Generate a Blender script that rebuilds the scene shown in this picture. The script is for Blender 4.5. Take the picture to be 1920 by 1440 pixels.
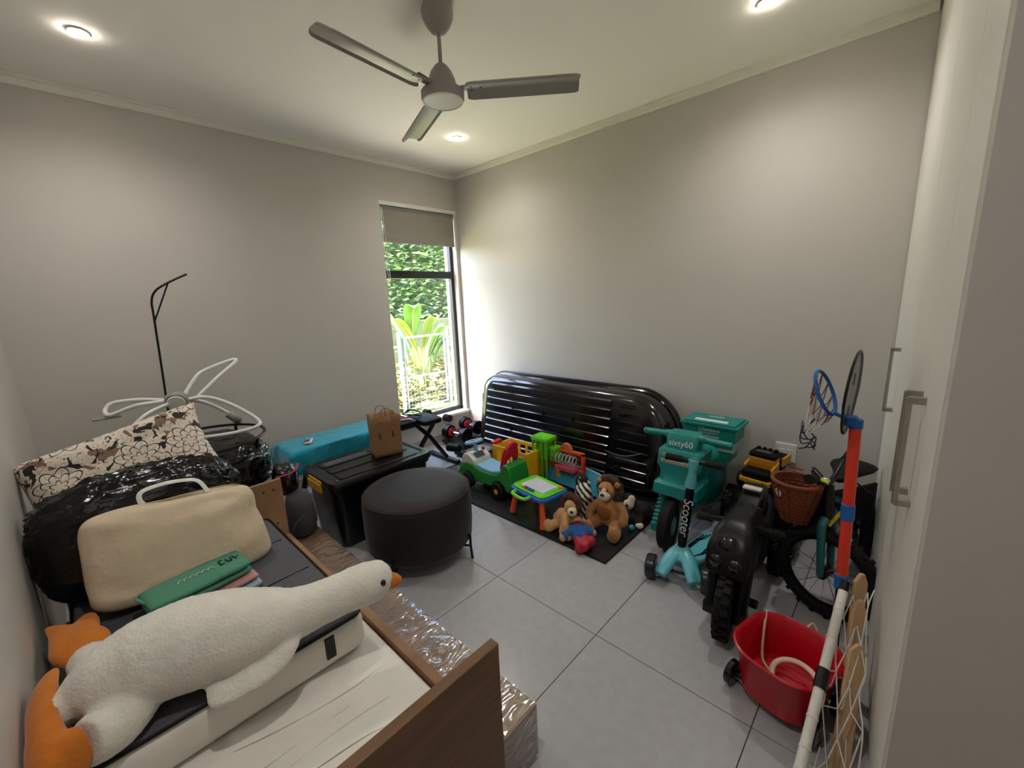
import bpy, math, random
from mathutils import Matrix, Vector, noise
from math import sin, cos, pi, radians
random.seed(7)
for o in list(bpy.data.objects): bpy.data.objects.remove(o)
SC = bpy.context.scene
COL = SC.collection

# ------------------------------------------------------------ camera, world, sun, large lights, exposure
CAM = Vector((3.424, -2.884, 1.434))
R = Matrix(((0.72819963, -0.10753022, 0.67687706), (0.68406285, 0.17488652, -0.70814739), (-0.04222943, 0.97869911, 0.20090973)))
cd = bpy.data.cameras.new('camera'); cam = bpy.data.objects.new('camera', cd); COL.objects.link(cam)
cam.matrix_world = Matrix.Translation(CAM) @ R.to_4x4()
cd.sensor_width = 36; cd.lens = 785 / 1920 * 36; cd.clip_start = .02; cd.clip_end = 200
SC.camera = cam
SC.view_settings.view_transform = 'Standard'; SC.view_settings.look = 'None'
SC.view_settings.gamma = 1; SC.view_settings.use_curve_mapping = False
SC.view_settings.exposure = 2.22
w = bpy.data.worlds.new('sky'); SC.world = w; w.use_nodes = True
nt = w.node_tree; bg = nt.nodes['Background']
sk = nt.nodes.new('ShaderNodeTexSky'); sk.sky_type = 'NISHITA'; sk.sun_disc = False
sk.sun_elevation = radians(55); sk.sun_rotation = radians(200); sk.air_density = 1.0; sk.dust_density = 2.0
nt.links.new(sk.outputs[0], bg.inputs[0]); bg.inputs[1].default_value = .55
def light(name, kind, loc, energy, color=(1, 1, 1), rot=(0, 0, 0), **k):
    l = bpy.data.lights.new(name, kind); l.energy = energy; l.color = color
    for a, v in k.items(): setattr(l, a, v)
    o = bpy.data.objects.new(name, l); COL.objects.link(o); o.location = loc; o.rotation_euler = rot
    return o
sun = light('sun', 'SUN', (-3, 0, 6), 22.0, (1, .96, .9), angle=radians(.5))
sun.rotation_euler = Vector((-.07, .42, -.88)).to_track_quat('-Z', 'Y').to_euler()
port = light('window_daylight', 'AREA', (-.17, -.44, 1.28), 1, rot=(0, radians(-90), 0), shape='RECTANGLE', size=2.05, size_y=.82)
port.data.cycles.is_portal = True
light('rear_fill', 'AREA', (4.72, -2.55, 1.35), .36, (1, .97, .93), (0, radians(90), 0), shape='RECTANGLE', size=2.1, size_y=.9, spread=radians(110))  # soft fill light added behind the camera

# ------------------------------------------------------------ materials
def lin(c):
    if isinstance(c, str): c = [int(c[i:i+2], 16) / 255 for i in (0, 2, 4)]
    return tuple(x / 12.92 if x <= .04045 else ((x + .055) / 1.055) ** 2.4 for x in c) + (1,)
MATS = {}
def mat(name, col, rough=.5, metal=0, var=.08, vs=12, bump=0, bs=60, stretch=None, coat=0, trans=0, alpha=1, sheen=0, spec=None, emit=None, es=0, col2=None, detail=4, bd=.01):
    if name in MATS: return MATS[name]
    m = bpy.data.materials.new(name); m.use_nodes = True
    t = m.node_tree; b = t.nodes['Principled BSDF']
    c = lin(col)
    tc = t.nodes.new('ShaderNodeTexCoord'); mp = t.nodes.new('ShaderNodeMapping')
    t.links.new(tc.outputs['Object'], mp.inputs[0])
    if stretch: mp.inputs['Scale'].default_value = stretch
    n = t.nodes.new('ShaderNodeTexNoise'); n.inputs['Scale'].default_value = vs; n.inputs['Detail'].default_value = detail
    t.links.new(mp.outputs[0], n.inputs['Vector'])
    r = t.nodes.new('ShaderNodeValToRGB'); t.links.new(n.outputs[0], r.inputs[0])
    r.color_ramp.elements[0].position = .3; r.color_ramp.elements[1].position = .7
    c2 = lin(col2) if col2 else None
    r.color_ramp.elements[0].color = tuple(max(0, x * (1 - var)) for x in c[:3]) + (1,)
    r.color_ramp.elements[1].color = c2 or tuple(min(1, x * (1 + var)) for x in c[:3]) + (1,)
    t.links.new(r.outputs[0], b.inputs['Base Color'])
    b.inputs['Roughness'].default_value = rough; b.inputs['Metallic'].default_value = metal
    b.inputs['Coat Weight'].default_value = coat; b.inputs['Coat Roughness'].default_value = .12
    b.inputs['Transmission Weight'].default_value = trans; b.inputs['Alpha'].default_value = alpha
    b.inputs['Sheen Weight'].default_value = sheen; b.inputs['Sheen Roughness'].default_value = .4
    if spec is not None: b.inputs['Specular IOR Level'].default_value = spec
    if emit:
        b.inputs['Emission Color'].default_value = lin(emit); b.inputs['Emission Strength'].default_value = es
    if bump:
        n2 = t.nodes.new('ShaderNodeTexNoise'); n2.inputs['Scale'].default_value = bs; n2.inputs['Detail'].default_value = 5
        t.links.new(mp.outputs[0], n2.inputs['Vector'])
        bp = t.nodes.new('ShaderNodeBump'); bp.inputs['Strength'].default_value = bump; bp.inputs['Distance'].default_value = bd
        t.links.new(n2.outputs[0], bp.inputs['Height']); t.links.new(bp.outputs[0], b.inputs['Normal'])
    MATS[name] = m
    return m
def glass(name, tint=(1, 1, 1), gl=.06, rough=.02):
    m = bpy.data.materials.new(name); m.use_nodes = True; t = m.node_tree
    for n in list(t.nodes):
        if n.type != 'OUTPUT_MATERIAL': t.nodes.remove(n)
    out = [n for n in t.nodes if n.type == 'OUTPUT_MATERIAL'][0]
    a = t.nodes.new('ShaderNodeBsdfTransparent'); a.inputs[0].default_value = tuple(tint) + (1,)
    g = t.nodes.new('ShaderNodeBsdfGlossy'); g.inputs['Roughness'].default_value = rough
    x = t.nodes.new('ShaderNodeMixShader'); x.inputs[0].default_value = gl
    t.links.new(a.outputs[0], x.inputs[1]); t.links.new(g.outputs[0], x.inputs[2]); t.links.new(x.outputs[0], out.inputs[0])
    MATS[name] = m
    return m
WALL = mat('wall_paint', 'c1bcb5', .75, var=.015, vs=3, bump=.06, bs=220)
CEIL = mat('ceiling_paint', 'f2efe9', .8, var=.01, vs=2, bump=.03, bs=200)
TRIM = mat('white_trim', 'e4e1d6', .45, var=.02)
TILE = mat('porcelain_tile', 'a8a8ab', .24, var=.05, vs=26, bump=.03, bs=160, detail=8)
GROUT = mat('grout', '6b6864', .85)
SKIRT = mat('skirting_tile', 'a5a29c', .45, var=.04, vs=20)
BLACK = mat('black_plastic', '070708', .36, spec=.35, var=.15)
BLACKM = mat('matt_black_plastic', '090909', .55, spec=.2, var=.15, bump=.08, bs=120)
GLOSSB = mat('gloss_black_abs', '080809', .13, var=.1, coat=.5)
RUBBER = mat('rubber', '0f0f0f', .75, spec=.3, var=.15, bump=.15, bs=180)
STEEL = mat('brushed_steel', 'b3aea4', .32, 1, var=.05)
CHROME = mat('chrome', 'd0d0d0', .12, 1, var=.02)
ALUB = mat('black_aluminium', '17191b', .4, var=.08)
WHITE = mat('white_plastic', 'e2e1da', .4, var=.02)
WARDR = mat('white_melamine', 'e3e0da', .42, var=.025, vs=9, stretch=(30, 30, .8), bump=.03, bs=20)
OAK = mat('oak_board', '6f4d30', .5, var=.16, vs=7, stretch=(9, .7, 9), bump=.05, bs=30, detail=7)
PALEW = mat('pale_pine', 'c9a57c', .55, var=.1, vs=8, stretch=(12, 12, 1), bump=.05, bs=30)
PLY = mat('raw_board', '94704e', .6, var=.08, vs=14)

# ------------------------------------------------------------ mesh helpers
class G:
    def __init__(s): s.v = []; s.f = []; s.m = Matrix()
    def _add(s, vs, fs):
        n = len(s.v); s.v += [s.m @ Vector(p) for p in vs]; s.f += [tuple(i + n for i in f) for f in fs]
        return s
    def box(s, c, d, rot=None):
        x, y, z = (q / 2 for q in d)
        m = Matrix.Translation(c) @ (rot.to_4x4() if rot is not None else Matrix())
        vs = [m @ Vector((sx * x, sy * y, sz * z)) for sx in (-1, 1) for sy in (-1, 1) for sz in (-1, 1)]
        return s._add(vs, [(0, 1, 3, 2), (4, 6, 7, 5), (0, 4, 5, 1), (2, 3, 7, 6), (0, 2, 6, 4), (1, 5, 7, 3)])
    def bb(s, x0, x1, y0, y1, z0, z1): return s.box(((x0+x1)/2, (y0+y1)/2, (z0+z1)/2), (abs(x1-x0), abs(y1-y0), abs(z1-z0)))
    def rings(s, rs, cap=True, closed=False):
        n = len(rs[0]); vs = [p for r in rs for p in r]; fs = []
        k = len(rs)
        for i in range(k if closed else k - 1):
            j = (i + 1) % k
            for a in range(n):
                b = (a + 1) % n; fs.append((i*n+a, i*n+b, j*n+b, j*n+a))
        if cap and not closed: fs.append(tuple(range(n-1, -1, -1))); fs.append(tuple((k-1)*n+a for a in range(n)))
        return s._add(vs, fs)
    def tube(s, pts, r, n=10, closed=False, flat=1.0, up=None):
        pts = [Vector(p) for p in pts]; k = len(pts)
        rr = r if isinstance(r, (list, tuple)) else [r] * k
        T = []
        for i in range(k):
            a = pts[(i-1) % k] if (closed or i) else pts[i]; b = pts[(i+1) % k] if (closed or i < k-1) else pts[i]
            t = (b - a); T.append(t.normalized() if t.length > 1e-9 else Vector((0, 0, 1)))
        u = Vector(up) if up else (Vector((0, 0, 1)) if abs(T[0].z) < .9 else Vector((1, 0, 0)))
        rs = []
        for i in range(k):
            u = (u - T[i] * u.dot(T[i]))
            if u.length < 1e-6: u = T[i].orthogonal()
            u.normalize(); q = T[i].cross(u)
            rs.append([pts[i] + u * (cos(2*pi*a/n) * rr[i] * flat) + q * (sin(2*pi*a/n) * rr[i]) for a in range(n)])
        return s.rings(rs, True, closed)
    def cyl(s, a, b, r, r2=None, n=24): return s.tube([a, b], [r, r if r2 is None else r2], n)
    def lathe(s, prof, c=(0, 0, 0), axis=(0, 0, 1), n=28, cap=True):
        q = Vector((0, 0, 1)).rotation_difference(Vector(axis).normalized()).to_matrix(); c = Vector(c)
        return s.rings([[c + q @ Vector((r*cos(2*pi*a/n), r*sin(2*pi*a/n), z)) for a in range(n)] for r, z in prof], cap)
    def ell(s, c, r, rot=None, n=18, m=12, p=1.0):
        c = Vector(c); r = (r, r, r) if not isinstance(r, (tuple, list)) else r
        f = lambda x: math.copysign(abs(x) ** p, x)
        rs = []
        for i in range(m + 1):
            t = -pi/2 + pi * (i + .0) / m; t = max(-pi/2 + .06, min(pi/2 - .06, t))
            rs.append([])
            for a in range(n):
                v = Vector((r[0]*f(cos(t))*f(cos(2*pi*a/n)), r[1]*f(cos(t))*f(sin(2*pi*a/n)), r[2]*f(sin(t))))
                rs[-1].append(c + (rot @ v if rot is not None else v))
        return s.rings(rs)
    def torus(s, c, R_, r, axis=(0, 0, 1), n=36, k=10, ry=None, prof=None):
        q = Vector((0, 0, 1)).rotation_difference(Vector(axis).normalized()).to_matrix(); c = Vector(c)
        rs = []
        for i in range(n):
            a = 2*pi*i/n; d = Vector((cos(a), sin(a), 0))
            if prof: rs.append([c + q @ (d * pr + Vector((0, 0, pz))) for pr, pz in prof])
            else: rs.append([c + q @ (d * (R_ + r*cos(2*pi*j/k)) + Vector((0, 0, (ry or r)*sin(2*pi*j/k)))) for j in range(k)])
        return s.rings(rs, closed=True)
    def prism(s, out, o, ex, ey, h):
        o = Vector(o); ex = Vector(ex); ey = Vector(ey); nz = ex.cross(ey).normalized() * h
        a = [o + ex*x + ey*y for x, y in out]
        return s.rings([a, [p + nz for p in a]])
    def grid(s, fn, nu, nv, thick=None):
        P = [[Vector(fn(i/nu, j/nv)) for j in range(nv+1)] for i in range(nu+1)]
        vs = [p for r in P for p in r]; k = nv + 1
        return s._add(vs, [(i*k+j, (i+1)*k+j, (i+1)*k+j+1, i*k+j+1) for i in range(nu) for j in range(nv)])
    def ob(s, name, m, parent=None, smooth=35, bevel=0, sub=0, solid=0, remesh=0, sm=0, seg=2, disp=0, ds=.03):
        base = ROOT.get(parent.name, Vector()) if parent else Vector()
        if parent is None and s.v:
            pass
        me = bpy.data.meshes.new(name); me.from_pydata([tuple(p - base) for p in s.v], [], s.f); me.validate()
        import bmesh
        b = bmesh.new(); b.from_mesh(me); bmesh.ops.recalc_face_normals(b, faces=b.faces); b.to_mesh(me); b.free()
        me.materials.append(m)
        o = bpy.data.objects.new(name, me); COL.objects.link(o)
        if smooth and not remesh:
            me.shade_smooth()
            if smooth < 180: me.set_sharp_from_angle(angle=radians(smooth))
        if parent: o.parent = parent; ROOT[o.name] = base
        if remesh:
            q = o.modifiers.new('r', 'REMESH'); q.mode = 'VOXEL'; q.voxel_size = remesh; q.use_smooth_shade = True
            if sm: q = o.modifiers.new('s', 'SMOOTH'); q.factor = .5; q.iterations = sm
        if disp:
            tx = bpy.data.textures.new('fuzz', 'CLOUDS'); tx.noise_scale = ds
            q = o.modifiers.new('d', 'DISPLACE'); q.texture = tx; q.strength = disp; q.texture_coords = 'LOCAL'
        if solid: q = o.modifiers.new('t', 'SOLIDIFY'); q.thickness = solid; q.offset = 0
        if bevel: q = o.modifiers.new('b', 'BEVEL'); q.width = bevel; q.segments = seg; q.limit_method = 'ANGLE'; q.angle_limit = radians(40)
        if sub: q = o.modifiers.new('u', 'SUBSURF'); q.levels = sub; q.render_levels = sub
        return o
ROOT = {}
def thing(name, label, cat, loc, group=None):
    o = bpy.data.objects.new(name, None); COL.objects.link(o); o.location = loc; o.empty_display_size = .05
    o['label'] = label; o['category'] = cat
    if group: o['group'] = group
    ROOT[o.name] = Vector(loc)
    return o
def tag(o, label, cat, group=None, kind=None):
    if label: o['label'] = label
    if cat: o['category'] = cat
    if group: o['group'] = group
    if kind: o['kind'] = kind
    return o
def struct(o, label=None):
    o['kind'] = 'structure'
    if label: o['label'] = label
    ROOT.setdefault(o.name, Vector())
    return o
def B(x0, x1, y0, y1, z0, z1): return G().bb(x0, x1, y0, y1, z0, z1)
def text(name, s, size, o, ex, ey, m, parent, depth=.001, align='CENTER', shear=0):
    cu = bpy.data.curves.new('t', 'FONT'); cu.body = s; cu.size = size; cu.align_x = align; cu.align_y = 'CENTER'; cu.extrude = depth / 2; cu.shear = shear
    t = bpy.data.objects.new('t', cu); COL.objects.link(t)
    bpy.context.view_layer.update()
    me = bpy.data.meshes.new_from_object(t.evaluated_get(bpy.context.evaluated_depsgraph_get()))
    bpy.data.objects.remove(t)
    ex = Vector(ex).normalized(); ey = Vector(ey).normalized(); ez = ex.cross(ey)
    M = Matrix((ex, ey, ez)).transposed().to_4x4(); M.translation = Vector(o) - ROOT[parent.name]
    me.transform(M); me.materials.clear(); me.materials.append(m); me.name = name
    ob = bpy.data.objects.new(name, me); COL.objects.link(ob); ob.parent = parent; ROOT[ob.name] = ROOT[parent.name]
    return ob
def spl(pts, n=8, closed=False):
    pts = [Vector(p) for p in pts]; k = len(pts); out = []
    for i in range(k if closed else k - 1):
        if closed: p = [pts[(i+j) % k] for j in (-1, 0, 1, 2)]
        else: p = [pts[max(0, i-1)], pts[i], pts[i+1], pts[min(k-1, i+2)]]
        for j in range(n):
            t = j / n
            out.append(.5*((2*p[1]) + (-p[0]+p[2])*t + (2*p[0]-5*p[1]+4*p[2]-p[3])*t*t + (-p[0]+3*p[1]-3*p[2]+p[3])*t**3))
    if not closed: out.append(pts[-1])
    return out
def rrect(x0, x1, y0, y1, r, n=6):
    rs = r if isinstance(r, (list, tuple)) else [r]*4; out = []
    for (cx, cy, a0), q in zip(((x1, y1, 0), (x0, y1, 90), (x0, y0, 180), (x1, y0, 270)), rs):
        sx = -1 if cx == x1 else 1; sy = -1 if cy == y1 else 1
        for i in range(n+1):
            a = radians(a0 + 90*i/n); out.append((cx + sx*q + q*cos(a), cy + sy*q + q*sin(a)))
    return out
X, Y, Z = Vector((1, 0, 0)), Vector((0, 1, 0)), Vector((0, 0, 1))
def rot(ax, deg): return Matrix.Rotation(radians(deg), 3, ax)

# ------------------------------------------------------------ room shell
H = 2.64; YL = -3.11
fl = struct(B(-.2, 4.85, YL - .15, .15, -.12, -.008).ob('floor', GROUT))
tx0, ty0 = 1.983, -1.55
for i in range(-4, 6):
    for j in range(-3, 4):
        a0 = max(tx0 + .6*i + .0015, 0); a1 = min(tx0 + .6*(i+1) - .0015, 4.75)
        b0 = max(ty0 + .6*j + .0015, YL); b1 = min(ty0 + .6*(j+1) - .0015, 0)
        if a1 - a0 < .02 or b1 - b0 < .02: continue
        B(a0, a1, b0, b1, -.009, 0).ob('tile', TILE, fl, smooth=0, bevel=.0008, seg=1)
struct(B(-.2, 4.85, YL - .15, .15, H, H + .1).ob('ceiling', CEIL))
WY0, WY1, WZ0, WZ1 = -.85, -.035, .25, 2.30
g = B(-.2, 0, YL - .15, WY0, -.12, H).bb(-.2, 0, WY1, .15, -.12, H).bb(-.2, 0, WY0, WY1, -.12, WZ0).bb(-.2, 0, WY0, WY1, WZ1, H)
struct(g.ob('wall_window', WALL, smooth=0))
struct(B(0, 4.2, 0, .15, -.12, H).ob('wall_back', WALL, smooth=0))
struct(B(0, 4.75, YL - .15, YL, -.12, H).ob('wall_left', WALL, smooth=0))
struct(B(3.489, 4.75, -1.83, -1.735, 0, H).ob('wall_right', WALL, smooth=0))
struct(B(4.75, 4.85, YL, -1.735, -.12, H).ob('wall_rear', WALL, smooth=0))
struct(B(4.1, 4.2, -1.735, 0, -.12, H).ob('wall_side', WALL, smooth=0))
def cornice(a, b, nrm, name):
    a, b, nrm = Vector(a), Vector(b), Vector(nrm)
    prof = [(0, 0), (.028, 0), (.028, .012), (.016, .016), (.016, .04), (.01, .048), (0, .048)]
    g = G(); g.rings([[p + nrm*q - Z*h for q, h in prof] for p in (a, b)])
    struct(g.ob(name, TRIM, smooth=20))
cornice((0, YL, H), (0, 0, H), X, 'trim_1'); cornice((0, 0, H), (3.37, 0, H), -Y, 'trim_2'); cornice((0, YL, H), (4.75, YL, H), Y, 'trim_3')
struct(B(0, .01, YL, 0, 0, .082).bb(0, .012, YL, 0, .082, .086).ob('baseboard_window', SKIRT, smooth=0))
struct(B(.01, 3.38, -.01, 0, 0, .082).ob('baseboard_back', SKIRT, smooth=0))
struct(B(.01, 4.75, YL, YL + .01, 0, .082).ob('baseboard_left', SKIRT, smooth=0))

# window: black aluminium frame, two panes, white sill
win = thing('window_1', 'tall narrow black framed window in the corner, garden beyond', 'window', (-.09, -.44, WZ0)); win['kind'] = 'structure'
del win['category']
fx0, fx1 = -.115, -.065
B(fx0, fx1, WY0, WY0 + .035, WZ0 + .02, WZ1).bb(fx0, fx1, WY1 - .035, WY1, WZ0 + .02, WZ1).bb(fx0, fx1, WY0, WY1, WZ0 + .02, WZ0 + .06).bb(fx0, fx1, WY0, WY1, WZ1 - .04, WZ1).ob('window_frame', ALUB, win, smooth=0, bevel=.003)
B(fx0, fx1 + .012, WY0 + .035, WY1 - .035, 1.655, 1.725).ob('transom', ALUB, win, smooth=0, bevel=.003)
PANE = glass('window_glass', gl=.05)
B(-.092, -.088, WY0 + .035, WY1 - .035, WZ0 + .06, 1.655).ob('pane', PANE, win, smooth=0)
B(-.092, -.088, WY0 + .035, WY1 - .035, 1.725, WZ1 - .04).ob('pane', PANE, win, smooth=0)
B(-.065, .025, WY0, -.012, WZ0 - .005, WZ0 + .02).ob('window_sill', TRIM, win, smooth=0, bevel=.004)
# roller blind
BLF = mat('blind_fabric', '8a857a', .85, var=.04, bump=.15, bs=400)
bl = thing('roller_blind', 'half rolled taupe roller blind at the top of the corner window', 'blind', (-.02, -.44, WZ1))
B(-.055, .006, WY0 - .01, -.015, WZ1 - .03, WZ1 + .005).ob('headrail', TRIM, bl, smooth=0, bevel=.004)
G().cyl((-.024, WY0 + .01, WZ1 - .055), (-.024, -.045, WZ1 - .055), .028).ob('roller_tube', mat('blind_roll', '6f7173', .7), bl)
B(-.0015, .0015, WY0 + .015, -.052, 1.975, WZ1 - .05).ob('fabric', BLF, bl, smooth=0)
B(-.006, .006, WY0 + .015, -.052, 1.958, 1.978).ob('bottom_bar', BLF, bl, smooth=0, bevel=.004)
B(-.03, .004, -.048, -.03, 1.93, WZ1 - .03).ob('side_channel', TRIM, bl, smooth=0, bevel=.002)
G().tube(spl([(.004, WY0 + .005, WZ1 - .05), (.006, WY0 + .004, 1.9), (.01, WY0 + .012, 1.66), (.01, WY0 + .02, 1.62), (.012, WY0 + .028, 1.66), (.008, WY0 + .022, 2.0), (.004, WY0 + .018, WZ1 - .06)]), .0028, 6).ob('pull_chain', WHITE, bl)

# downlights
def downlight(x, y, lab):
    t = thing('downlight', lab, 'downlight', (x, y, H), 'recessed ceiling downlights')
    G().torus((x, y, H - .003), .031, .006, k=8, ry=.004).ob('bezel', TRIM, t)
    G().lathe([(.025, -.001), (.021, .012)], (x, y, H - .012), n=20).ob('lens', mat('lamp_lens', 'ffffff', .4, emit='fff4e2', es=40), t)
    light('downlight_lamp', 'SPOT', (x, y, H - .02), 7.6, (1, .96, .92), spot_size=radians(155), spot_blend=1, shadow_soft_size=.03).parent = None
downlight(.776, -.60, 'small lit ceiling downlight near the corner above the window')
downlight(.674, -2.62, 'lit ceiling downlight at the left above the floral pillow')
downlight(2.825, -.563, 'lit ceiling downlight at the top edge towards the wardrobe')
downlight(2.80, -2.62, 'ceiling downlight over the near end of the bed')

# ceiling fan
FX, FY = 1.851, -1.592
FANM = mat('fan_enamel', '9c958d', .34, var=.03); FANB = mat('fan_blade_enamel', '969089', .26, var=.03)
fan = thing('ceiling_fan', 'taupe three blade ceiling fan hanging from the ceiling', 'ceiling fan', (FX, FY, H))
G().lathe([(.04, 0), (.058, -.003), (.065, -.015), (.067, -.03), (.062, -.055), (.049, -.08), (.032, -.1), (.014, -.108)], (FX, FY, H)).ob('canopy', FANM, fan)
G().cyl((FX, FY, H - .1), (FX, FY, 2.40), .0085).ob('downrod', FANM, fan)
G().lathe([(.012, 2.424), (.028, 2.412), (.045, 2.39), (.057, 2.362), (.063, 2.335), (.062, 2.325)], (FX, FY, 0)).ob('motor_cover', FANM, fan)
G().lathe([(.04, 2.33), (.083, 2.322), (.092, 2.312), (.092, 2.285), (.087, 2.276)], (FX, FY, 0), n=40).ob('motor_hub', FANM, fan)
G().torus((FX, FY, 2.277), .084, .004, n=40, k=8).ob('trim_ring', TRIM, fan)
G().lathe([(.081, 2.278), (.072, 2.288), (.05, 2.296), (.002, 2.298)], (FX, FY, 0), n=40).ob('hub_plate', mat('fan_mirror', '77736c', .1, 1, var=.01), fan)
for k, (deg, r) in enumerate(((-82, .575), (40, .585), (160, .585))):
    d = Vector((cos(radians(deg)), sin(radians(deg)), 0)); e = Vector((-d.y, d.x, 0)); c = Vector((FX, FY, 2.318))
    br = G(); br.prism([(.05, -.014), (.12, -.026), (.16, -.03), (.16, .03), (.12, .026), (.05, .014)], c + Z*.004, d, e, .005).ob('blade_bracket', FANM, fan, bevel=.002)
    g = G(); rs = []
    prof = [(-.056, -.008), (-.048, .003), (-.01, .008), (.012, .0085), (.052, -.012), (.05, -.0165), (.012, .004), (-.01, .0035), (-.046, -.002), (-.054, -.0115)]
    for t, q in ((.105, .72), (.115, .92), (.135, 1), (.3, 1.02), (r-.03, 1.04), (r-.012, .98), (r, .8)):
        rs.append([c + d*t + e*(a*q) + Z*(h - a*.10) for a, h in prof])
    bl_ = g.rings(rs).ob('blade', FANB, fan, smooth=30)
    for (t, a) in ((.125, -.012), (.125, .014), (.165, .0)): G().ell(c + d*t + e*a + Z*(.0035 - a*.1), (.004, .004, .003), n=8, m=6).ob('screw', BLACK, bl_)

# wardrobe on the right
WDx = lambda y: 3.38 + .0623 * (-y)
ang = math.atan(.0623); wd = Vector((sin(ang), -cos(ang), 0)); wn = Vector((-cos(ang), -sin(ang), 0))
wr = thing('wardrobe', 'white built-in wardrobe with steel bar handles at the right', 'wardrobe', (3.6, -.9, 0))
def wbox(u0, u1, q0, q1, z0, z1):
    o = Vector((3.38, -.004, 0)); ps = [o + wd*u - wn*q for u, q in ((u0, q0), (u1, q0), (u1, q1), (u0, q1))]
    g = G(); g.rings([[p + Z*z0 for p in ps], [p + Z*z1 for p in ps]]); return g
wbox(.01, 1.72, .025, .55, .0, 2.635).ob('carcass', WARDR, wr, smooth=0)
us = [0.002, .495, .975, 1.455, 1.725]
for i in range(4):
    dr = wbox(us[i] + .0015, us[i+1] - .0015, 0, .02, .07, 2.63).ob('door', WARDR, wr, smooth=0, bevel=.0015, seg=1)
    hu = {0: .45, 2: 1.412, 3: 1.498}.get(i)
    if hu:
        p = Vector((3.38, -.004, 0)) + wd*hu + wn*.03; m = Matrix((wd, wn, Z)).transposed()
        h = G(); h.box(p + Z*1.015, (.012, .012, .28), m)
        for z in (.881, 1.149): h.box(p - wn*.015 + Z*z, (.012, .034, .018), m)
        h.ob('handle', STEEL, dr, smooth=0, bevel=.0012, seg=1)
wbox(.002, 1.725, .01, .024, 0, .065).ob('plinth', WARDR, wr, smooth=0)

# wall socket
so = thing('wall_socket', 'white double wall socket behind the yellow toy truck', 'socket', (2.955, 0, .44))
B(2.90, 3.01, -.012, -.0005, .385, .50).ob('face_plate', WHITE, so, smooth=0, bevel=.004)
B(2.925, 2.95, -.016, -.012, .42, .465).bb(2.962, 2.987, -.016, -.012, .42, .465).ob('rocker', WHITE, so, smooth=0, bevel=.002)

# ------------------------------------------------------------ garden beyond the window
GRASS = mat('dry_lawn', '555a2a', .9, var=.3, vs=9, bump=.4, bs=60); PAVE = mat('paving', 'cdc8b4', .85, var=.06)
struct(B(-9, -.2, -6, 9, -.25, -.12).ob('garden_ground', GRASS, smooth=0), 'sunlit lawn outside the window')
struct(B(-1.25, -.22, -.55, 2.8, -.12, -.05).ob('garden_path', PAVE, smooth=0), 'pale concrete path strip under the window')
LEAF = [mat('hedge_leaf_%s' % n, c, .5, var=.25, vs=3) for n, c in (('dark', '3f5a2a'), ('mid', '75964a'), ('pale', 'b4c88c'))]
def leaves(name, parent, m, n, reg, size, seed, kind=True):
    rd = random.Random(seed); g = G()
    for _ in range(n):
        c = Vector(reg(rd)); q = Matrix.Rotation(rd.uniform(0, 6.28), 3, 'Z') @ Matrix.Rotation(rd.uniform(-.9, .9), 3, 'X') @ Matrix.Rotation(rd.uniform(-.5, .5), 3, 'Y')
        s = size * rd.uniform(.6, 1.3)
        vs = [c + q @ Vector(p) for p in ((-s, 0, 0), (-.2*s, .38*s, .08*s), (s, 0, -.12*s), (-.2*s, -.38*s, .08*s), (-.2*s, 0, -.03*s))]
        g._add(vs, [(0, 4, 1), (4, 2, 1), (0, 3, 4), (4, 3, 2)])
    o = g.ob(name, m, parent, smooth=0)
    if kind: o['kind'] = 'stuff'
    return o
hd = thing('hedge', 'dense leafy green hedge behind the garden gate', 'hedge', (-5.2, 2.2, -.12))
for i in range(3):
    leaves('foliage', hd, LEAF[i], 5200, lambda r: (-5.2 + r.uniform(-.5, .5) + .3*sin(r.uniform(0, 9)), r.uniform(-.6, 5.2), r.uniform(.9, 4.6)), .085, 3 + i)
g = G()
for k in range(9): g.tube([(-5.2 + .2*sin(k), -.4 + .65*k, -.12), (-5.1, -.35 + .66*k, 1.6), (-5.2, -.5 + .66*k, 4.2)], [.05, .04, .015], 7)
g.ob('stems', mat('bark', '5d4a38', .8), hd)
B(-5.35, -5.3, -.8, 5.4, -.12, 4.4).ob('inner_growth', LEAF[0], hd, smooth=0)
# low wall behind plants
struct(B(-4.35, -4.2, -1, 5.5, -.12, 1.05).ob('garden_wall', mat('garden_wall_paint', '4c5236', .9, var=.2, vs=8), smooth=0), 'low pale garden wall in front of the hedge')
# broad leaf plants
BAN = mat('banana_leaf', '4a7524', .42, var=.2, vs=5, stretch=(1, 1, 1)); BANY = mat('banana_leaf_yellow', '6f7c28', .45, var=.2, vs=5); STALK = mat('leaf_stalk', '7c8848', .6)
def bigleaf(p, base, az, ln, wd_, lift, m):
    az = radians(az); d = Vector((cos(az), sin(az), 0)); e = Vector((-d.y, d.x, 0))
    st = [Vector(base) + d*(.25*t*ln*.5) + Z*(lift*t) for t in (0, .5, 1)]
    def fn(u, v):
        w_ = wd_ * sin(pi * min(1, max(0.02, u*.97+.02)))**.7; c = st[-1] + d*(u*ln*.45) + Z*(u*ln*.9 - u*u*u*ln*.42)
        return c + e*((v-.5)*w_) - Z*(abs(v-.5)*.35*w_)*(-1)
    lf = G().grid(fn, 10, 4).ob('leaf', m, p, smooth=180, solid=.004)
    G().tube(st + [Vector(fn(.5, .5)), Vector(fn(.98, .5))], [.02, .016, .014, .009, .004], 6).ob('stalk', STALK, lf)
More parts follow.
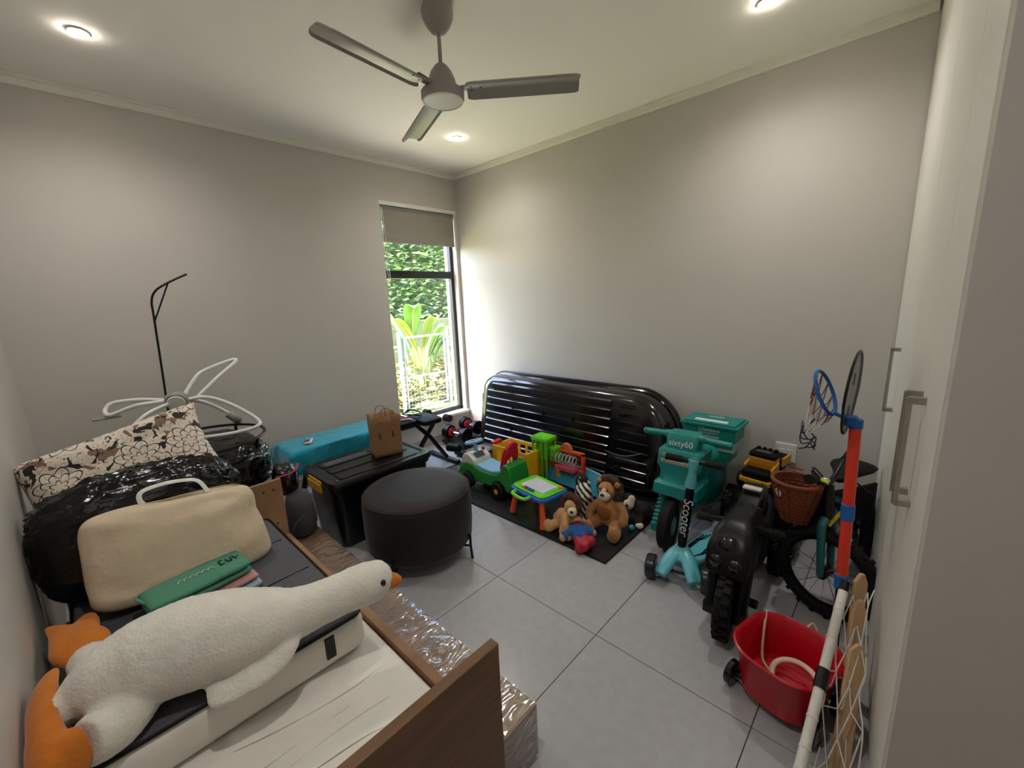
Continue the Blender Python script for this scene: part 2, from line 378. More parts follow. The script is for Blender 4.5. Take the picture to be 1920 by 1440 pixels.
for i, (bx, by, lab, sc) in enumerate(((-2.6, 1.15, 'tall broad leaved garden plant behind the steel gate', 1.0), (-2.2, 1.75, 'broad leaved garden plant at the right behind the steel gate', .75))):
    pl = thing('broad_leaf_plant', lab, 'plant', (bx, by, -.12), 'broad leaved plants in the garden'); rd = random.Random(20 + i)
    for k in range(11):
        bigleaf(pl, (bx + rd.uniform(-.12, .12), by + rd.uniform(-.14, .14), -.12), rd.uniform(0, 360), sc*rd.uniform(.7, 1.15), sc*rd.uniform(.2, .32), sc*rd.uniform(.35, .95), BAN if rd.random() < .7 else BANY)
for i in range(6):
    bx, by = -1.9 - .35*(i % 3), .25 + .28*i
    lab = ['leftmost', 'second from left', 'third from left', 'fourth from left', 'fifth from left', 'rightmost'][i]
    bs = thing('low_shrub', '%s low yellow-green shrub at the foot of the gate' % lab, 'shrub', (bx, by, -.12), 'low shrubs behind the gate')
    leaves('foliage', bs, mat('shrub_leaf', '68622a', .6, var=.45, vs=4), 260, lambda r: (bx + r.gauss(0, .12), by + r.gauss(0, .12), -.05 + abs(r.gauss(0, .22))), .07, 60 + i)
# gate
GALV = mat('galvanised_steel', '62686c', .5, .3, var=.05)
gt = thing('garden_gate', 'galvanised steel tube gate with wire mesh seen through the window', 'gate', (-1.5, .5, -.12))
for y in (.13, .93): G().cyl((-1.5, y, -.12), (-1.5, y, 1.05), .026).ob('post', GALV, gt)
for y in (.19, .87): G().cyl((-1.5, y, -.02), (-1.5, y, .97), .015, n=12).ob('stile', GALV, gt)
for z in (.97, .42, -.02): G().cyl((-1.5, .19, z), (-1.5, .87, z), .015, n=12).ob('rail', GALV, gt)
g = G()
for k in range(14): g.cyl((-1.5, .2 + .05*k, -.01), (-1.5, .2 + .05*k, .42), .0016, n=5)
for k in range(8): g.cyl((-1.5, .19, .03 + .05*k), (-1.5, .87, .03 + .05*k), .0016, n=5)
g.ob('wire_mesh', GALV, gt)
for y in (.13, .93):
    for k in range(5): G().torus((-1.5, y, .05 + .2*k), .03, .004, n=14, k=6).ob('tie_ring', GALV, gt)

# ------------------------------------------------------------ bed corner
# toddler bed: head board, foot board, rails
bed = thing('toddler_bed', 'low wooden child bed with oak footboard along the left wall', 'bed', (1.98, -2.68, 0))
B(2.74, 2.768, -3.06, -2.285, .02, .60).ob('footboard', OAK, bed, smooth=0, bevel=.003)
B(1.195, 1.215, -3.06, -2.275, .02, .60).ob('headboard', PLY, bed, smooth=0, bevel=.002)
for z, y in ((.555, -2.315), (.555, -2.36), (.375, -2.32)): G().ell((1.2155, y, z), (.003, .006, .006), n=10, m=6).ob('screw_hole', mat('screw_brass', '5a4632', .4, .6), bed)
B(1.215, 2.74, -2.305, -2.275, .12, .302).ob('side_rail', PLY, bed, smooth=0, bevel=.002)
B(1.215, 2.74, -3.075, -3.05, .12, .302).ob('side_rail', PLY, bed, smooth=0, bevel=.002)
for x in (1.45, 1.75, 2.05, 2.35, 2.6): B(x - .035, x + .035, -3.05, -2.305, .12, .138).ob('slat', PLY, bed, smooth=0)
# mattress under a white fitted sheet
def softbox(x0, x1, y0, y1, z0, z1, r, amp=0, fs=5, nx=40, ny=26, seed=0):
    g = G(); rs = []
    n = 4*(nx//2) ; out = rrect(x0, x1, y0, y1, r, 6)
    def jit(p): return p + Vector((0, 0, amp*noise.noise(p*fs + Vector((seed, 0, 0)))))
    rs = []
    h = z1 - z0; e = min(r*.6, h*.45)
    for k, (ins, z) in enumerate(((e, z0), (e*.3, z0+e*.3), (0, z0+e), (0, z1-e), (e*.3, z1-e*.3), (e, z1))):
        rs.append([Vector((cx, cy, z)) for cx, cy in rrect(x0+ins, x1-ins, y0+ins, y1-ins, max(r-ins*.5, .004), 6)])
    g.rings(rs, cap=False)
    # top surface grid
    def top(u, v): 
        p = Vector((x0+e + (x1-x0-2*e)*u, y0+e + (y1-y0-2*e)*v, z1)); q = min(u, 1-u, v, 1-v)
        return p + Vector((0, 0, amp*min(1, q*8)*noise.noise(p*fs + Vector((seed, 0, 0)))))
    g.grid(top, nx, ny)
    return g
SHEET = mat('white_sheet', 'eeeae2', .85, var=.02, bump=.12, bs=30, sheen=.2)
GREYF = mat('grey_fabric', '55555a', .85, var=.1, vs=60, bump=.2, bs=300)
mt = thing('mattress', 'white sheeted mattress lying in the wooden child bed', 'mattress', (1.98, -2.68, .14))
softbox(1.22, 2.735, -3.045, -2.31, .14, .298, .04, .006, 6, 60, 36).ob('sheet', SHEET, mt, smooth=60)
g = G(); rd = random.Random(5)
for k in range(7):
    x = 2.25 + .065*k; y0 = -2.9 + rd.uniform(0, .2); pts = [(x + .02*sin(3*t + k) + t*.06, y0 + t*rd.uniform(.38, .42), .299) for t in (0, .25, .5, .75, 1)]
    g.tube(spl(pts, 5), [.001 + .0022*sin(pi*i/20) for i in range(21)], 8, flat=.6)
g.ob('crease', SHEET, mt)
tp = thing('mattress_topper', 'grey topped folding mattress with white sides under the goose', 'mattress', (1.7, -2.7, .30))
softbox(1.222, 2.20, -3.045, -2.36, .306, .424, .04, .004, 8).ob('white_cover', SHEET, tp, smooth=60)
softbox(1.235, 2.185, -3.035, -2.372, .418, .431, .03, .004, 8).ob('grey_top', GREYF, tp, smooth=60)
G().tube([(x, y, .428) for x, y in rrect(1.23, 2.192, -3.04, -2.366, .035, 5)], .005, 8, closed=True).ob('zip_piping', BLACK, tp)
B(2.198, 2.204, -2.50, -2.47, .34, .415).ob('strap_tab', BLACK, tp, smooth=0, bevel=.002)
for x in (1.5, 1.8): G().tube(spl([(x, -3.0, .432), (x + .01, -2.7, .434), (x, -2.39, .432)], 6), .002, 6).ob('seam', BLACKM, tp)

# wrapped flat-pack box on the floor
def film():
    m = mat('film_wrapped_cardboard', '8a6c5a', .5, var=.15, vs=6, coat=1.0)
    t = m.node_tree; b = t.nodes['Principled BSDF']; b.inputs['Coat Roughness'].default_value = .05; b.inputs['Coat IOR'].default_value = 1.7
    tc = t.nodes.new('ShaderNodeTexCoord'); mp = t.nodes.new('ShaderNodeMapping'); mp.inputs['Scale'].default_value = (2.6, .5, 1); mp.inputs['Rotation'].default_value = (0, 0, .4)
    t.links.new(tc.outputs['Object'], mp.inputs[0])
    n = t.nodes.new('ShaderNodeTexNoise'); n.inputs['Scale'].default_value = 20; n.inputs['Detail'].default_value = 2.5; n.inputs['Distortion'].default_value = 1.6
    t.links.new(mp.outputs[0], n.inputs['Vector'])
    bp = t.nodes.new('ShaderNodeBump'); bp.inputs['Strength'].default_value = 1; bp.inputs['Distance'].default_value = .016
    t.links.new(n.outputs[0], bp.inputs['Height']); t.links.new(bp.outputs[0], b.inputs['Coat Normal'])
    bp2 = t.nodes.new('ShaderNodeBump'); bp2.inputs['Strength'].default_value = .5; bp2.inputs['Distance'].default_value = .005
    t.links.new(n.outputs[0], bp2.inputs['Height']); t.links.new(bp2.outputs[0], b.inputs['Normal'])
    return m
FILM = film()
pk = thing('wrapped_box', 'long cardboard box in clear plastic film on the floor beside the bed', 'box', (1.6, -2.17, 0))
B(.62, 2.71, -2.265, -2.085, .0, .20).ob('carton', FILM, pk, smooth=0, bevel=.006)
def filmf(u, v):
    x = .625 + 2.08*u; y = -2.262 + .174*v
    h = .0035*(1 - abs(noise.noise(Vector((x*34 + 3*noise.noise(Vector((x*9, y*9, 2))), y*9, 1))))*2) + .002*noise.noise(Vector((x*70, y*30, 5)))
    return (x, y, .2035 + h)
G().grid(filmf, 420, 24).ob('film', glass('stretch_film', (.97, .97, .97), .2, .10), pk, smooth=180)
def films(u, v):
    x = .625 + 2.08*u; z = .01 + .185*v
    return (x, -2.0825 + .003*noise.noise(Vector((x*30, z*9, 1))), z)
G().grid(films, 300, 16).ob('film', MATS['stretch_film'], pk, smooth=180)
def filme(u, v):
    y = -2.262 + .174*u; z = .01 + .185*v
    return (2.7125 + .003*noise.noise(Vector((y*30, z*22, 1))), y, z)
G().grid(filme, 40, 30).ob('film', MATS['stretch_film'], pk, smooth=180)
G().tube([(2.52, -2.085, .203), (2.50, -2.2, .204), (2.47, -2.266, .203)], .004, 6).ob('film_edge', mat('clear_film', 'c8c4be', .15, var=.05, coat=1), pk)
G().tube([(1.02, -2.085, .203), (1.04, -2.266, .203)], .004, 6).ob('film_edge', MATS['clear_film'], pk)

# dark bag standing on the wrapped box behind the headboard
bgk = thing('dark_bag', 'small black bag with red strap beyond the raw wood headboard', 'bag', (1.03, -2.18, .206))
g = G(); rs = []
for z, a, b in ((.207, .05, .05), (.22, .085, .07), (.30, .095, .078), (.37, .08, .07), (.44, .06, .055)):
    rs.append([Vector((1.08 + a*cos(2*pi*i/24)*(1+.05*sin(5*i)), -2.17 + b*sin(2*pi*i/24), z)) for i in range(24)])
g.rings(rs).ob('body', mat('charcoal_fabric', '3b3b3d', .8, var=.15, vs=20, bump=.2, bs=150), bgk, smooth=180)
g = G(); rs = []
for z, a, b in ((.43, .058, .05), (.47, .075, .06), (.54, .08, .062), (.575, .06, .05), (.585, .03, .02)):
    rs.append([Vector((.99 + a*cos(2*pi*i/24), -2.19 + b*sin(2*pi*i/24)*(1+.06*cos(4*i)), z + .01*sin(i))) for i in range(24)])
g.rings(rs).ob('top', GLOSSB, bgk, smooth=180)
G().tube(spl([(1.04, -2.25, .548), (1.07, -2.21, .555), (1.068, -2.16, .565), (1.03, -2.13, .585)], 6), .009, 8, flat=.3).ob('red_strap', mat('red_webbing', 'b01f30', .5), bgk)
G().tube(spl([(1.11, -2.235, .235), (1.15, -2.22, .30), (1.172, -2.17, .345)], 6), .008, 8, flat=.25).ob('strap', mat('grey_webbing', '6a6a6a', .7), bgk)

# black refuse bag
def crumple(c, rx, ry, rz, tie, seed, amp=.05, n=72, m=44, p=.75):
    g = G(); rs = []; c = Vector(c); S = Vector((seed, seed*2, 0)); f = lambda x: math.copysign(abs(x)**p, x)
    for i in range(m + 1):
        t = -pi/2 + .04 + (pi - .08)*i/m; r = []
        for a in range(n):
            th = 2*pi*a/n
            d = Vector((f(cos(t))*f(cos(th)), f(cos(t))*f(sin(th)), f(sin(t))))
            q = 1 - amp*2*abs(noise.noise(d*2.2 + S)) - amp*.9*abs(noise.noise(d*5.5 + S)) - amp*.5*abs(noise.noise(Vector((d.x*9, d.y*5, d.z*12)) + S)) - amp*.3*abs(noise.noise(Vector((d.x*20, d.y*12, d.z*26)) + S))
            if tie:
                k = max(0, (sin(t) - .45)/.55); q -= .05*k*abs(sin(th*9 + 2*noise.noise(d*3 + S)))*(1-k*.5)
            v = Vector((d.x*rx, d.y*ry, d.z*rz))*q
            if tie and sin(t) > .9: v.z += .02*(sin(t)-.9)/.1
            r.append(c + v)
        rs.append(r)
    return g.rings(rs)
BIN = mat('refuse_bag_film', '060607', .16, var=.2, vs=20, bump=.6, bs=16, bd=.015, stretch=(1, .5, 1.3))
rb = thing('refuse_bag', 'large tied black refuse bag on the bed behind the cream bag', 'bag', (1.335, -2.80, .43))
crumple((1.335, -2.785, .638), .118, .325, .215, True, 3, .06, 150, 90, .5).ob('sack', BIN, rb, smooth=180)
g = G()
for k in range(9):
    a = k*.7; g.tube(spl([(1.335, -2.79, .82), (1.335 + .02*cos(a), -2.79 + .025*sin(a), .858), (1.335 + .045*cos(a), -2.79 + .065*sin(a), .852 + .01*sin(3*a))], 4), [.006]*4 + [.012]*4 + [.003], 6, flat=.3)
g.ob('tied_neck', BIN, rb, smooth=180)

# floral pillow
def floral():
    m = bpy.data.materials.new('floral_print'); m.use_nodes = True; t = m.node_tree; b = t.nodes['Principled BSDF']; b.inputs['Roughness'].default_value = .8
    L = t.links; N = lambda k, **a: [setattr(n, x, y) for n in [t.nodes.new(k)] for x, y in a.items()] and t.nodes[-1] or t.nodes[-1]
    def mth(op, a, bb=None, c=None):
        n = t.nodes.new('ShaderNodeMath'); n.operation = op
        for i, v in enumerate((a, bb, c)):
            if v is None: continue
            if isinstance(v, (int, float)): n.inputs[i].default_value = v
            else: L.new(v, n.inputs[i])
        return n.outputs[0]
    tc = t.nodes.new('ShaderNodeTexCoord'); sp = t.nodes.new('ShaderNodeSeparateXYZ'); L.new(tc.outputs['UV'], sp.inputs[0])
    nz = t.nodes.new('ShaderNodeTexNoise'); nz.inputs['Scale'].default_value = 9; L.new(tc.outputs['UV'], nz.inputs['Vector'])
    vo = t.nodes.new('ShaderNodeTexVoronoi'); vo.voronoi_dimensions = '2D'; vo.inputs['Scale'].default_value = 2.3; vo.inputs['Randomness'].default_value = .75; L.new(tc.outputs['UV'], vo.inputs['Vector'])
    df = t.nodes.new('ShaderNodeVectorMath'); df.operation = 'SUBTRACT'; L.new(tc.outputs['UV'], df.inputs[0]); L.new(vo.outputs['Position'], df.inputs[1])
    s2 = t.nodes.new('ShaderNodeSeparateXYZ'); L.new(df.outputs[0], s2.inputs[0])
    an = mth('ARCTAN2', s2.outputs[1], s2.outputs[0]); r = mth('MULTIPLY', vo.outputs['Distance'], 1.0)
    def petals(k, R0, amp, wid, ph):
        pr = mth('ADD', R0, mth('MULTIPLY', amp, mth('ABSOLUTE', mth('SINE', mth('ADD', mth('MULTIPLY', an, k), ph)))))
        return mth('LESS_THAN', mth('ABSOLUTE', mth('SUBTRACT', r, pr)), wid)
    ln = mth('MAXIMUM', petals(4, .30, .14, .014, 0), mth('MAXIMUM', petals(4, .19, .12, .012, 1), petals(3, .08, .08, .012, .4)))
    spk = mth('MULTIPLY', mth('LESS_THAN', mth('ABSOLUTE', mth('SINE', mth('MULTIPLY', an, 8))), .09), mth('LESS_THAN', r, .38))
    ln = mth('MAXIMUM', ln, spk)
    out = mth('GREATER_THAN', r, .44)
    def nzs(sc, off, dist=1.0):
        mp = t.nodes.new('ShaderNodeMapping'); mp.inputs['Location'].default_value = (off, off, 0); L.new(tc.outputs['UV'], mp.inputs[0])
        n = t.nodes.new('ShaderNodeTexNoise'); n.inputs['Scale'].default_value = sc; n.inputs['Detail'].default_value = 1; n.inputs['Distortion'].default_value = dist; L.new(mp.outputs[0], n.inputs['Vector']); return n.outputs[0]
    dark = mth('MULTIPLY', out, mth('GREATER_THAN', nzs(9, 3), .60)); brown = mth('MULTIPLY', out, mth('LESS_THAN', nzs(6, 8), .42))
    veins = mth('MULTIPLY', out, mth('LESS_THAN', mth('ABSOLUTE', mth('SUBTRACT', nzs(11, 5, 2.5), .5)), .012))
    ln = mth('MAXIMUM', ln, veins)
    def mix(f, a, bb):
        n = t.nodes.new('ShaderNodeMix'); n.data_type = 'RGBA'; L.new(f, n.inputs[0])
        for s, v in ((6, a), (7, bb)):
            if isinstance(v, tuple): n.inputs[s].default_value = v
            else: L.new(v, n.inputs[s])
        return n.outputs[2]
    c = mix(brown, lin('e3d5c5'), lin('8a6a58')); c = mix(dark, c, lin('2a2020')); c = mix(ln, c, lin('2b211f'))
    L.new(c, b.inputs['Base Color'])
    return m
def cushion(c, ux, uy, un, a, b_, th, m, name, parent=None, nu=34, nv=24, seed=0, uv=True):
    ux, uy, un, c = Vector(ux).normalized(), Vector(uy).normalized(), Vector(un).normalized(), Vector(c)
    g = G(); uvs = []
    def surf(sg):
        def fn(u, v):
            x, y = 2*u-1, 2*v-1; k = (max(0, 1-x**4)*max(0, 1-y**4))**.5
            pin = 1 - .06*(1 - x*x*y*y)*(1 if abs(x) > .7 or abs(y) > .7 else 0)*0
            h = th*k*(1 + .15*noise.noise(Vector((x*2 + seed, y*2, sg)))) + .006*noise.noise(Vector((x*7 + seed, y*7, sg)))*k
            ex = x*(1 - .07*(1-y*y)); ey = y*(1 - .07*(1-x*x))
            return c + ux*(a*ex) + uy*(b_*ey) + un*(sg*h)
        return fn
    g.grid(surf(1), nu, nv); g.grid(surf(-1), nu, nv)
    o = g.ob(name, m, parent, smooth=180)
    if uv:
        me = o.data; l = me.uv_layers.new(name='UVMap'); base = ROOT.get(parent.name, Vector()) if parent else Vector()
        for lp in me.loops:
            p = Vector(me.vertices[lp.vertex_index].co) + base - c; l.data[lp.index].uv = (p.dot(ux)/(2*a)*1.5 + .5, p.dot(uy)/(2*a)*1.5 + .5)
    return o
fp = cushion((1.085, -2.805, .80), (.05, 1, .24), (-.42, -.10, .60), (.62, -.12, .42), .31, .18, .10, floral(), 'floral_pillow', nu=44, nv=30)
tag(fp, 'cream and brown floral print pillow on top of the black refuse bag', 'pillow')

# cream calico bag with white handles
CAL = mat('cream_calico', 'd6c4a8', .88, var=.05, vs=8, bump=.55, bs=8, bd=.03)
cb = thing('calico_bag', 'bulging cream calico storage bag with white handles on the bed', 'bag', (1.5, -2.72, .43))
g = G(); rs = []; S = Vector((4, 1, 7))
for i in range(31):
    u = i/30; z = .435 + .0*u; r = []
    for a in range(64):
        th = 2*pi*a/64; f = lambda x, p: math.copysign(abs(x)**p, x)
        t = -pi/2 + pi*u; ct = max(0, cos(t))**.30; st = f(sin(t), .5)
        yy = f(cos(th), .40)*ct; xx = f(sin(th), .8)*ct
        y = -2.72 + .262*yy*(1 - .04*st); zt = .594 + .155*st + .02*yy*(-1)
        x = 1.515 + .075*xx*(1 - .35*max(0, st)) - .03*st
        p = Vector((x, y, zt)); cn = abs(yy*st)**3; zt += .02*cn*(1 if st > 0 else -1); p = Vector((x, y + .035*cn*(1 if yy > 0 else -1), zt)); k = .022*noise.noise(Vector((p.x*4, p.y*5 + p.z*4, p.z*9 - p.y*3)) + S) + .010*noise.noise(Vector((p.x*8, p.y*9 + p.z*12, p.z*14)) + S)
        r.append(p + Vector((k*1.2, k*.5, k*.8)))
    rs.append(r)
g.rings(rs).ob('sack', CAL, cb, smooth=180)
G().tube(spl([(1.49, -2.965, .675), (1.485, -2.93, .748), (1.48, -2.75, .756), (1.48, -2.55, .742), (1.485, -2.475, .71)], 8), .003, 6).ob('seam', mat('calico_seam', 'b49f7c', .8), cb)
TAPE = mat('white_webbing', 'dedcd6', .7, var=.03)
for dx in (0, -.04):
    G().tube(spl([(1.50 + dx, -2.79, .745), (1.485 + dx, -2.805, .765), (1.46 + dx, -2.80, .80), (1.45 + dx, -2.74, .808), (1.45 + dx, -2.67, .80), (1.46 + dx, -2.63, .785), (1.49 + dx, -2.61, .742)], 6), .0085, 8, flat=.2, up=(1, 0, 0)).ob('handle', TAPE, cb)

# folded clothes
def folded(name, label, x0, x1, y0, y1, z0, z1, m, rz=0, layers=2, extra=None):
    t = thing(name, label, 'clothes', ((x0+x1)/2, (y0+y1)/2, z0), 'folded clothes on the bed'); c = Vector(((x0+x1)/2, (y0+y1)/2, 0)); q = Matrix.Rotation(radians(rz), 3, 'Z'); h = (z1-z0)/layers
    for k in range(layers):
        g = G(); rs = []
        for i in range(21):
            u = i/20; y = (y1-y0)*(u-.5); e = 1 - .12*abs(2*u-1)**6
            rs.append([])
            for a in range(20):
                th = 2*pi*a/20; f = lambda v, p: math.copysign(abs(v)**p, v)
                p = Vector(((x1-x0)/2*f(cos(th), .5)*e, y, z0 + h*(k+.5) + h*.5*f(sin(th), .6)*(1 if .02 < u < .98 else .6)))
                p += Vector((0, 0, .004*noise.noise(p*14 + Vector((k, 0, 0))))); rs[-1].append(c + q @ p)
        g.rings(rs).ob('fold', m, t, smooth=180)
    return t
folded('folded_clothes', 'light blue folded garment at the bottom of the clothes stack', 1.70, 1.80, -2.76, -2.55, .434, .456, mat('light_blue_cotton', '93a5b8', .9, bump=.1, bs=200), 4, 1)
folded('folded_clothes', 'dusty pink folded garment in the middle of the clothes stack', 1.665, 1.785, -2.80, -2.555, .457, .478, mat('pink_cotton', 'c08a8a', .9, bump=.1, bs=200), 6, 1)
sh = folded('folded_shirt', 'green folded sweatshirt with script lettering on top of the clothes', 1.62, 1.77, -2.865, -2.57, .479, .528, mat('green_cotton', '4f8a70', .92, var=.05, bump=.15, bs=220), 8, 2)
G().tube(spl([(1.64, -2.855, .50), (1.655, -2.878, .512), (1.71, -2.868, .522), (1.725, -2.85, .505)], 6), .008, 8, flat=.5).ob('collar', MATS['green_cotton'], sh)
INK = mat('black_print', '17201c', .7); INKW = mat('white_print', 'cfd8d0', .7)
for k, st in enumerate(([(0, 0), (.03, 0)], [(.03, 0), (.03, .012)], [(0, 0), (0, .012)], [(.004, .02), (.028, .024), (.03, .034), (.004, .036)], [(.0, .044), (.03, .05), (.012, .058)])):
    G().tube([(1.665 + a - .1*b_, -2.648 + b_ + .12*a, .5305) for a, b_ in st], .0024, 6).ob('lettering_stroke', INK, sh)
g = G(); sc_ = [(1.70 + .011*sin(k*2.1)*(1.9 if k in (0, 6, 9, 15) else .8) - .08*.0055*k*1.2, -2.775 + .0058*k + .004*cos(k*2.1), .5315) for k in range(20)]
g.tube(spl(sc_, 5), .0013, 6).ob('script', INKW, sh)

# goose plush
FURW = mat('white_plush', 'e2ded4', .95, var=.05, vs=25, bump=.5, bs=140, sheen=.6, bd=.006); FURO = mat('orange_plush', 'c9731d', .95, var=.1, vs=20, bump=.35, bs=160, sheen=.3, bd=.005)
gs = thing('goose_plush', 'long white plush goose with orange feet lying across the bed', 'plush toy', (2.09, -2.7, .43))
g = G()
path = [(2.02, -3.03, .50), (2.05, -2.97, .535), (2.06, -2.90, .545), (2.09, -2.80, .552), (2.13, -2.70, .548), (2.155, -2.62, .54), (2.175, -2.565, .538), (2.20, -2.50, .545), (2.22, -2.43, .552), (2.238, -2.37, .556), (2.25, -2.32, .552), (2.258, -2.29, .545)]
rr = [.045, .085, .108, .118, .112, .092, .074, .064, .062, .066, .06, .03]
ps = spl(path, 6); rads = []
for i in range(len(ps)):
    t = i/6; k = min(int(t), len(rr)-2); rads.append(rr[k] + (rr[k+1]-rr[k])*(t-k))
g.tube(ps, rads, 26)
g.tube(spl([(2.04, -3.0, .53), (2.07, -3.05, .525), (2.10, -3.085, .50)], 5), [.05, .05, .048, .045, .04, .038, .034, .03, .026, .02, .012], 14)   # tail
g.tube(spl([(2.09, -2.92, .50), (2.15, -2.965, .485), (2.185, -3.015, .50)], 5), [.068, .068, .067, .066, .064, .062, .06, .058, .056, .054, .05], 16)   # thigh
g.tube(spl([(1.98, -2.95, .50), (1.90, -2.985, .485), (1.82, -3.0, .475)], 5), [.05]*11, 14)
g.tube(spl([(2.20, -2.585, .51), (2.225, -2.65, .475), (2.225, -2.72, .465), (2.215, -2.80, .46)], 5), [.04, .046, .052, .056, .058, .058, .057, .056, .055, .054, .053, .052, .05, .047, .042, .034], 14, flat=.42)   # wing
body = g.ob('body', FURW, gs, remesh=.0075, sm=4, disp=.005, ds=.012)
g = G(); g.tube(spl([(2.185, -3.02, .50), (2.20, -3.045, .505), (2.18, -3.066, .515), (2.12, -3.073, .53), (2.05, -3.075, .54), (1.97, -3.07, .545), (1.92, -3.055, .55)], 5), [.05, .052, .054, .055, .055, .055, .054, .053, .052, .05, .047, .044, .042, .04, .038, .036, .034, .034, .034, .034, .034, .034, .033, .032, .03, .028, .026, .024, .02, .015, .008], 16, flat=.62, up=(0, 1, 0))
g.ell((2.19, -3.06, .495), (.055, .042, .05)).ob('foot', FURO, gs, remesh=.006, sm=3)
g = G(); g.tube(spl([(1.82, -3.0, .475), (1.76, -3.01, .48), (1.69, -3.03, .485), (1.62, -3.06, .49), (1.58, -3.085, .495)], 5), [.042, .045, .05, .055, .06, .064, .066, .066, .064, .06, .055, .05, .044, .038, .032, .027, .023, .019, .015, .011, .007], 14, flat=.45)
g.tube(spl([(1.70, -3.02, .485), (1.62, -3.0, .485), (1.575, -2.995, .485)], 5), [.05, .048, .044, .04, .036, .032, .028, .024, .02, .014, .008], 12, flat=.5).ob('foot', FURO, gs, remesh=.006, sm=3)
g = G(); g.tube(spl([(2.262, -2.30, .54), (2.268, -2.277, .53), (2.273, -2.262, .518)], 4), [.028, .028, .026, .024, .022, .02, .017, .012, .006], 14).ob('beak', FURO, gs, smooth=180)
G().ell((2.302, -2.337, .572), (.009, .0095, .011), n=14, m=10).ob('eye', GLOSSB, gs)

# ------------------------------------------------------------ bassinet, frame and rail in the far left corner
bs = thing('bassinet_stand', 'black round stand with hooked canopy pole in the far left corner', 'bassinet', (.62, -2.46, 0))
G().torus((.64, -2.47, .735), .30, .008, n=48, k=8).ob('top_ring', BLACK, bs)
G().torus((.64, -2.47, .40), .22, .007, n=48, k=8).ob('lower_ring', BLACK, bs)
for a in (45, 135, 225, 315):
    c, s = cos(radians(a)), sin(radians(a)); G().tube([(.64 + .30*c, -2.47 + .30*s, .735), (.64 + .24*c, -2.47 + .24*s, .40), (.64 + .27*c, -2.47 + .27*s, .0)], .009, 8).ob('leg', BLACK, bs)
pole = G().tube(spl([(.38, -2.585, .735), (.40, -2.565, .85), (.42, -2.541, 1.385), (.42, -2.535, 1.499), (.42, -2.509, 1.555), (.42, -2.449, 1.597), (.42, -2.358, 1.644)], 8), .0055, 8).ob('canopy_pole', BLACK, bs)
G().tube([(.42, -2.541, 1.39), (.42, -2.449, 1.597)], .004, 8).ob('brace', BLACK, pole)
g = crumple((.64, -2.47, .575), .30, .30, .17, False, 9, .06, 120, 70, .6)
rb2 = g.ob('refuse_bag', BIN, smooth=180); tag(rb2, 'black refuse bag stuffed into the round black bassinet stand', 'bag')
# white curved swing frame lying on the bassinet
WT = mat('white_tube', 'dfdfdb', .32, var=.02); GHUB = mat('grey_hub', '8d8c86', .45)
sw = thing('baby_swing_frame', 'white curved tubes with grey hub lying over the bassinet', 'baby swing', (.55, -2.5, .80))
G().lathe([(.02, -.03), (.05, -.028), (.056, -.01), (.056, .012), (.05, .024), (.04, .028)], (.52, -2.53, .955), (.88, -.25, -.25), n=30).ob('hub', GHUB, sw)
G().lathe([(.042, 0), (.04, .006), (.01, .008)], (.545, -2.537, .948), (.88, -.25, -.25), n=30).ob('badge', WHITE, sw)
for pts in ([(.50, -2.49, .975), (.46, -2.43, 1.046), (.44, -2.375, 1.09), (.42, -2.24, 1.13), (.44, -2.20, 1.128), (.50, -2.328, 1.045), (.53, -2.44, .957)],
            [(.53, -2.49, .955), (.55, -2.40, .955), (.60, -2.30, .90), (.68, -2.20, .80), (.72, -2.22, .765), (.70, -2.36, .754), (.60, -2.53, .75)],
            [(.50, -2.47, .95), (.45, -2.38, .90), (.42, -2.27, .80), (.44, -2.26, .765)],
            [(.50, -2.57, .965), (.46, -2.68, .985), (.44, -2.78, .985), (.46, -2.815, .955), (.50, -2.80, .935), (.52, -2.70, .965), (.52, -2.58, .965)],
            [(.54, -2.57, .95), (.58, -2.67, .92), (.62, -2.75, .86), (.64, -2.80, .80)]):
    G().tube(spl(pts, 8), .0105, 10).ob('tube', WT, sw, smooth=180)
G().tube(spl([(.42, -2.285, .81), (.44, -2.255, .775), (.46, -2.25, .765)], 5), .024, 12).ob('joint', GHUB, sw, smooth=180)
B(.40, .50, -2.87, -2.76, .915, .925).ob('foot_plate', GHUB, sw, smooth=0, bevel=.003)

# ------------------------------------------------------------ tote, paper bag, bench with towel, ottoman
TOTEB = mat('tote_black', '060607', .3, var=.12, bump=.05, bs=200); YEL = mat('yellow_plastic', 'c8960f', .4, var=.05)
to = thing('storage_tote', 'large black storage tote with yellow clip handles beside the ottoman', 'storage box', (.92, -1.66, 0))
g = G(); rs = []
for z, i in ((0, .05), (.012, .042), (.37, .018), (.378, .004), (.40, .004)):
    rs.append([Vector((x, y, z)) for x, y in rrect(.70 + i, 1.15 - i, -2.01 + i, -1.32 - i, .05, 5)])
g.rings(rs).ob('body', TOTEB, to)
g = G(); rs = []
for z, i in ((.402, .0), (.425, .0), (.438, .006), (.442, .035), (.434, .045), (.434, .05)):
    rs.append([Vector((x, y, z)) for x, y in rrect(.695 + i, 1.155 - i, -2.015 + i, -1.315 - i, .05, 5)])
lid = g.rings(rs).ob('lid', TOTEB, to, smooth=50)
for x in (.80, .925, 1.05): B(x - .045, x + .045, -1.93, -1.40, .433, .4395).ob('lid_rib', TOTEB, lid, smooth=0, bevel=.003)
for yy in (-2.022, -1.308):
    s = -1 if yy < -1.6 else 1
    B(.84, 1.02, yy - .008, yy + .008, .36, .412).bb(.84, 1.02, yy - s*.03, yy, .412, .428).ob('clip_handle', YEL, to, smooth=0, bevel=.004)
g = G(); rd = random.Random(2)
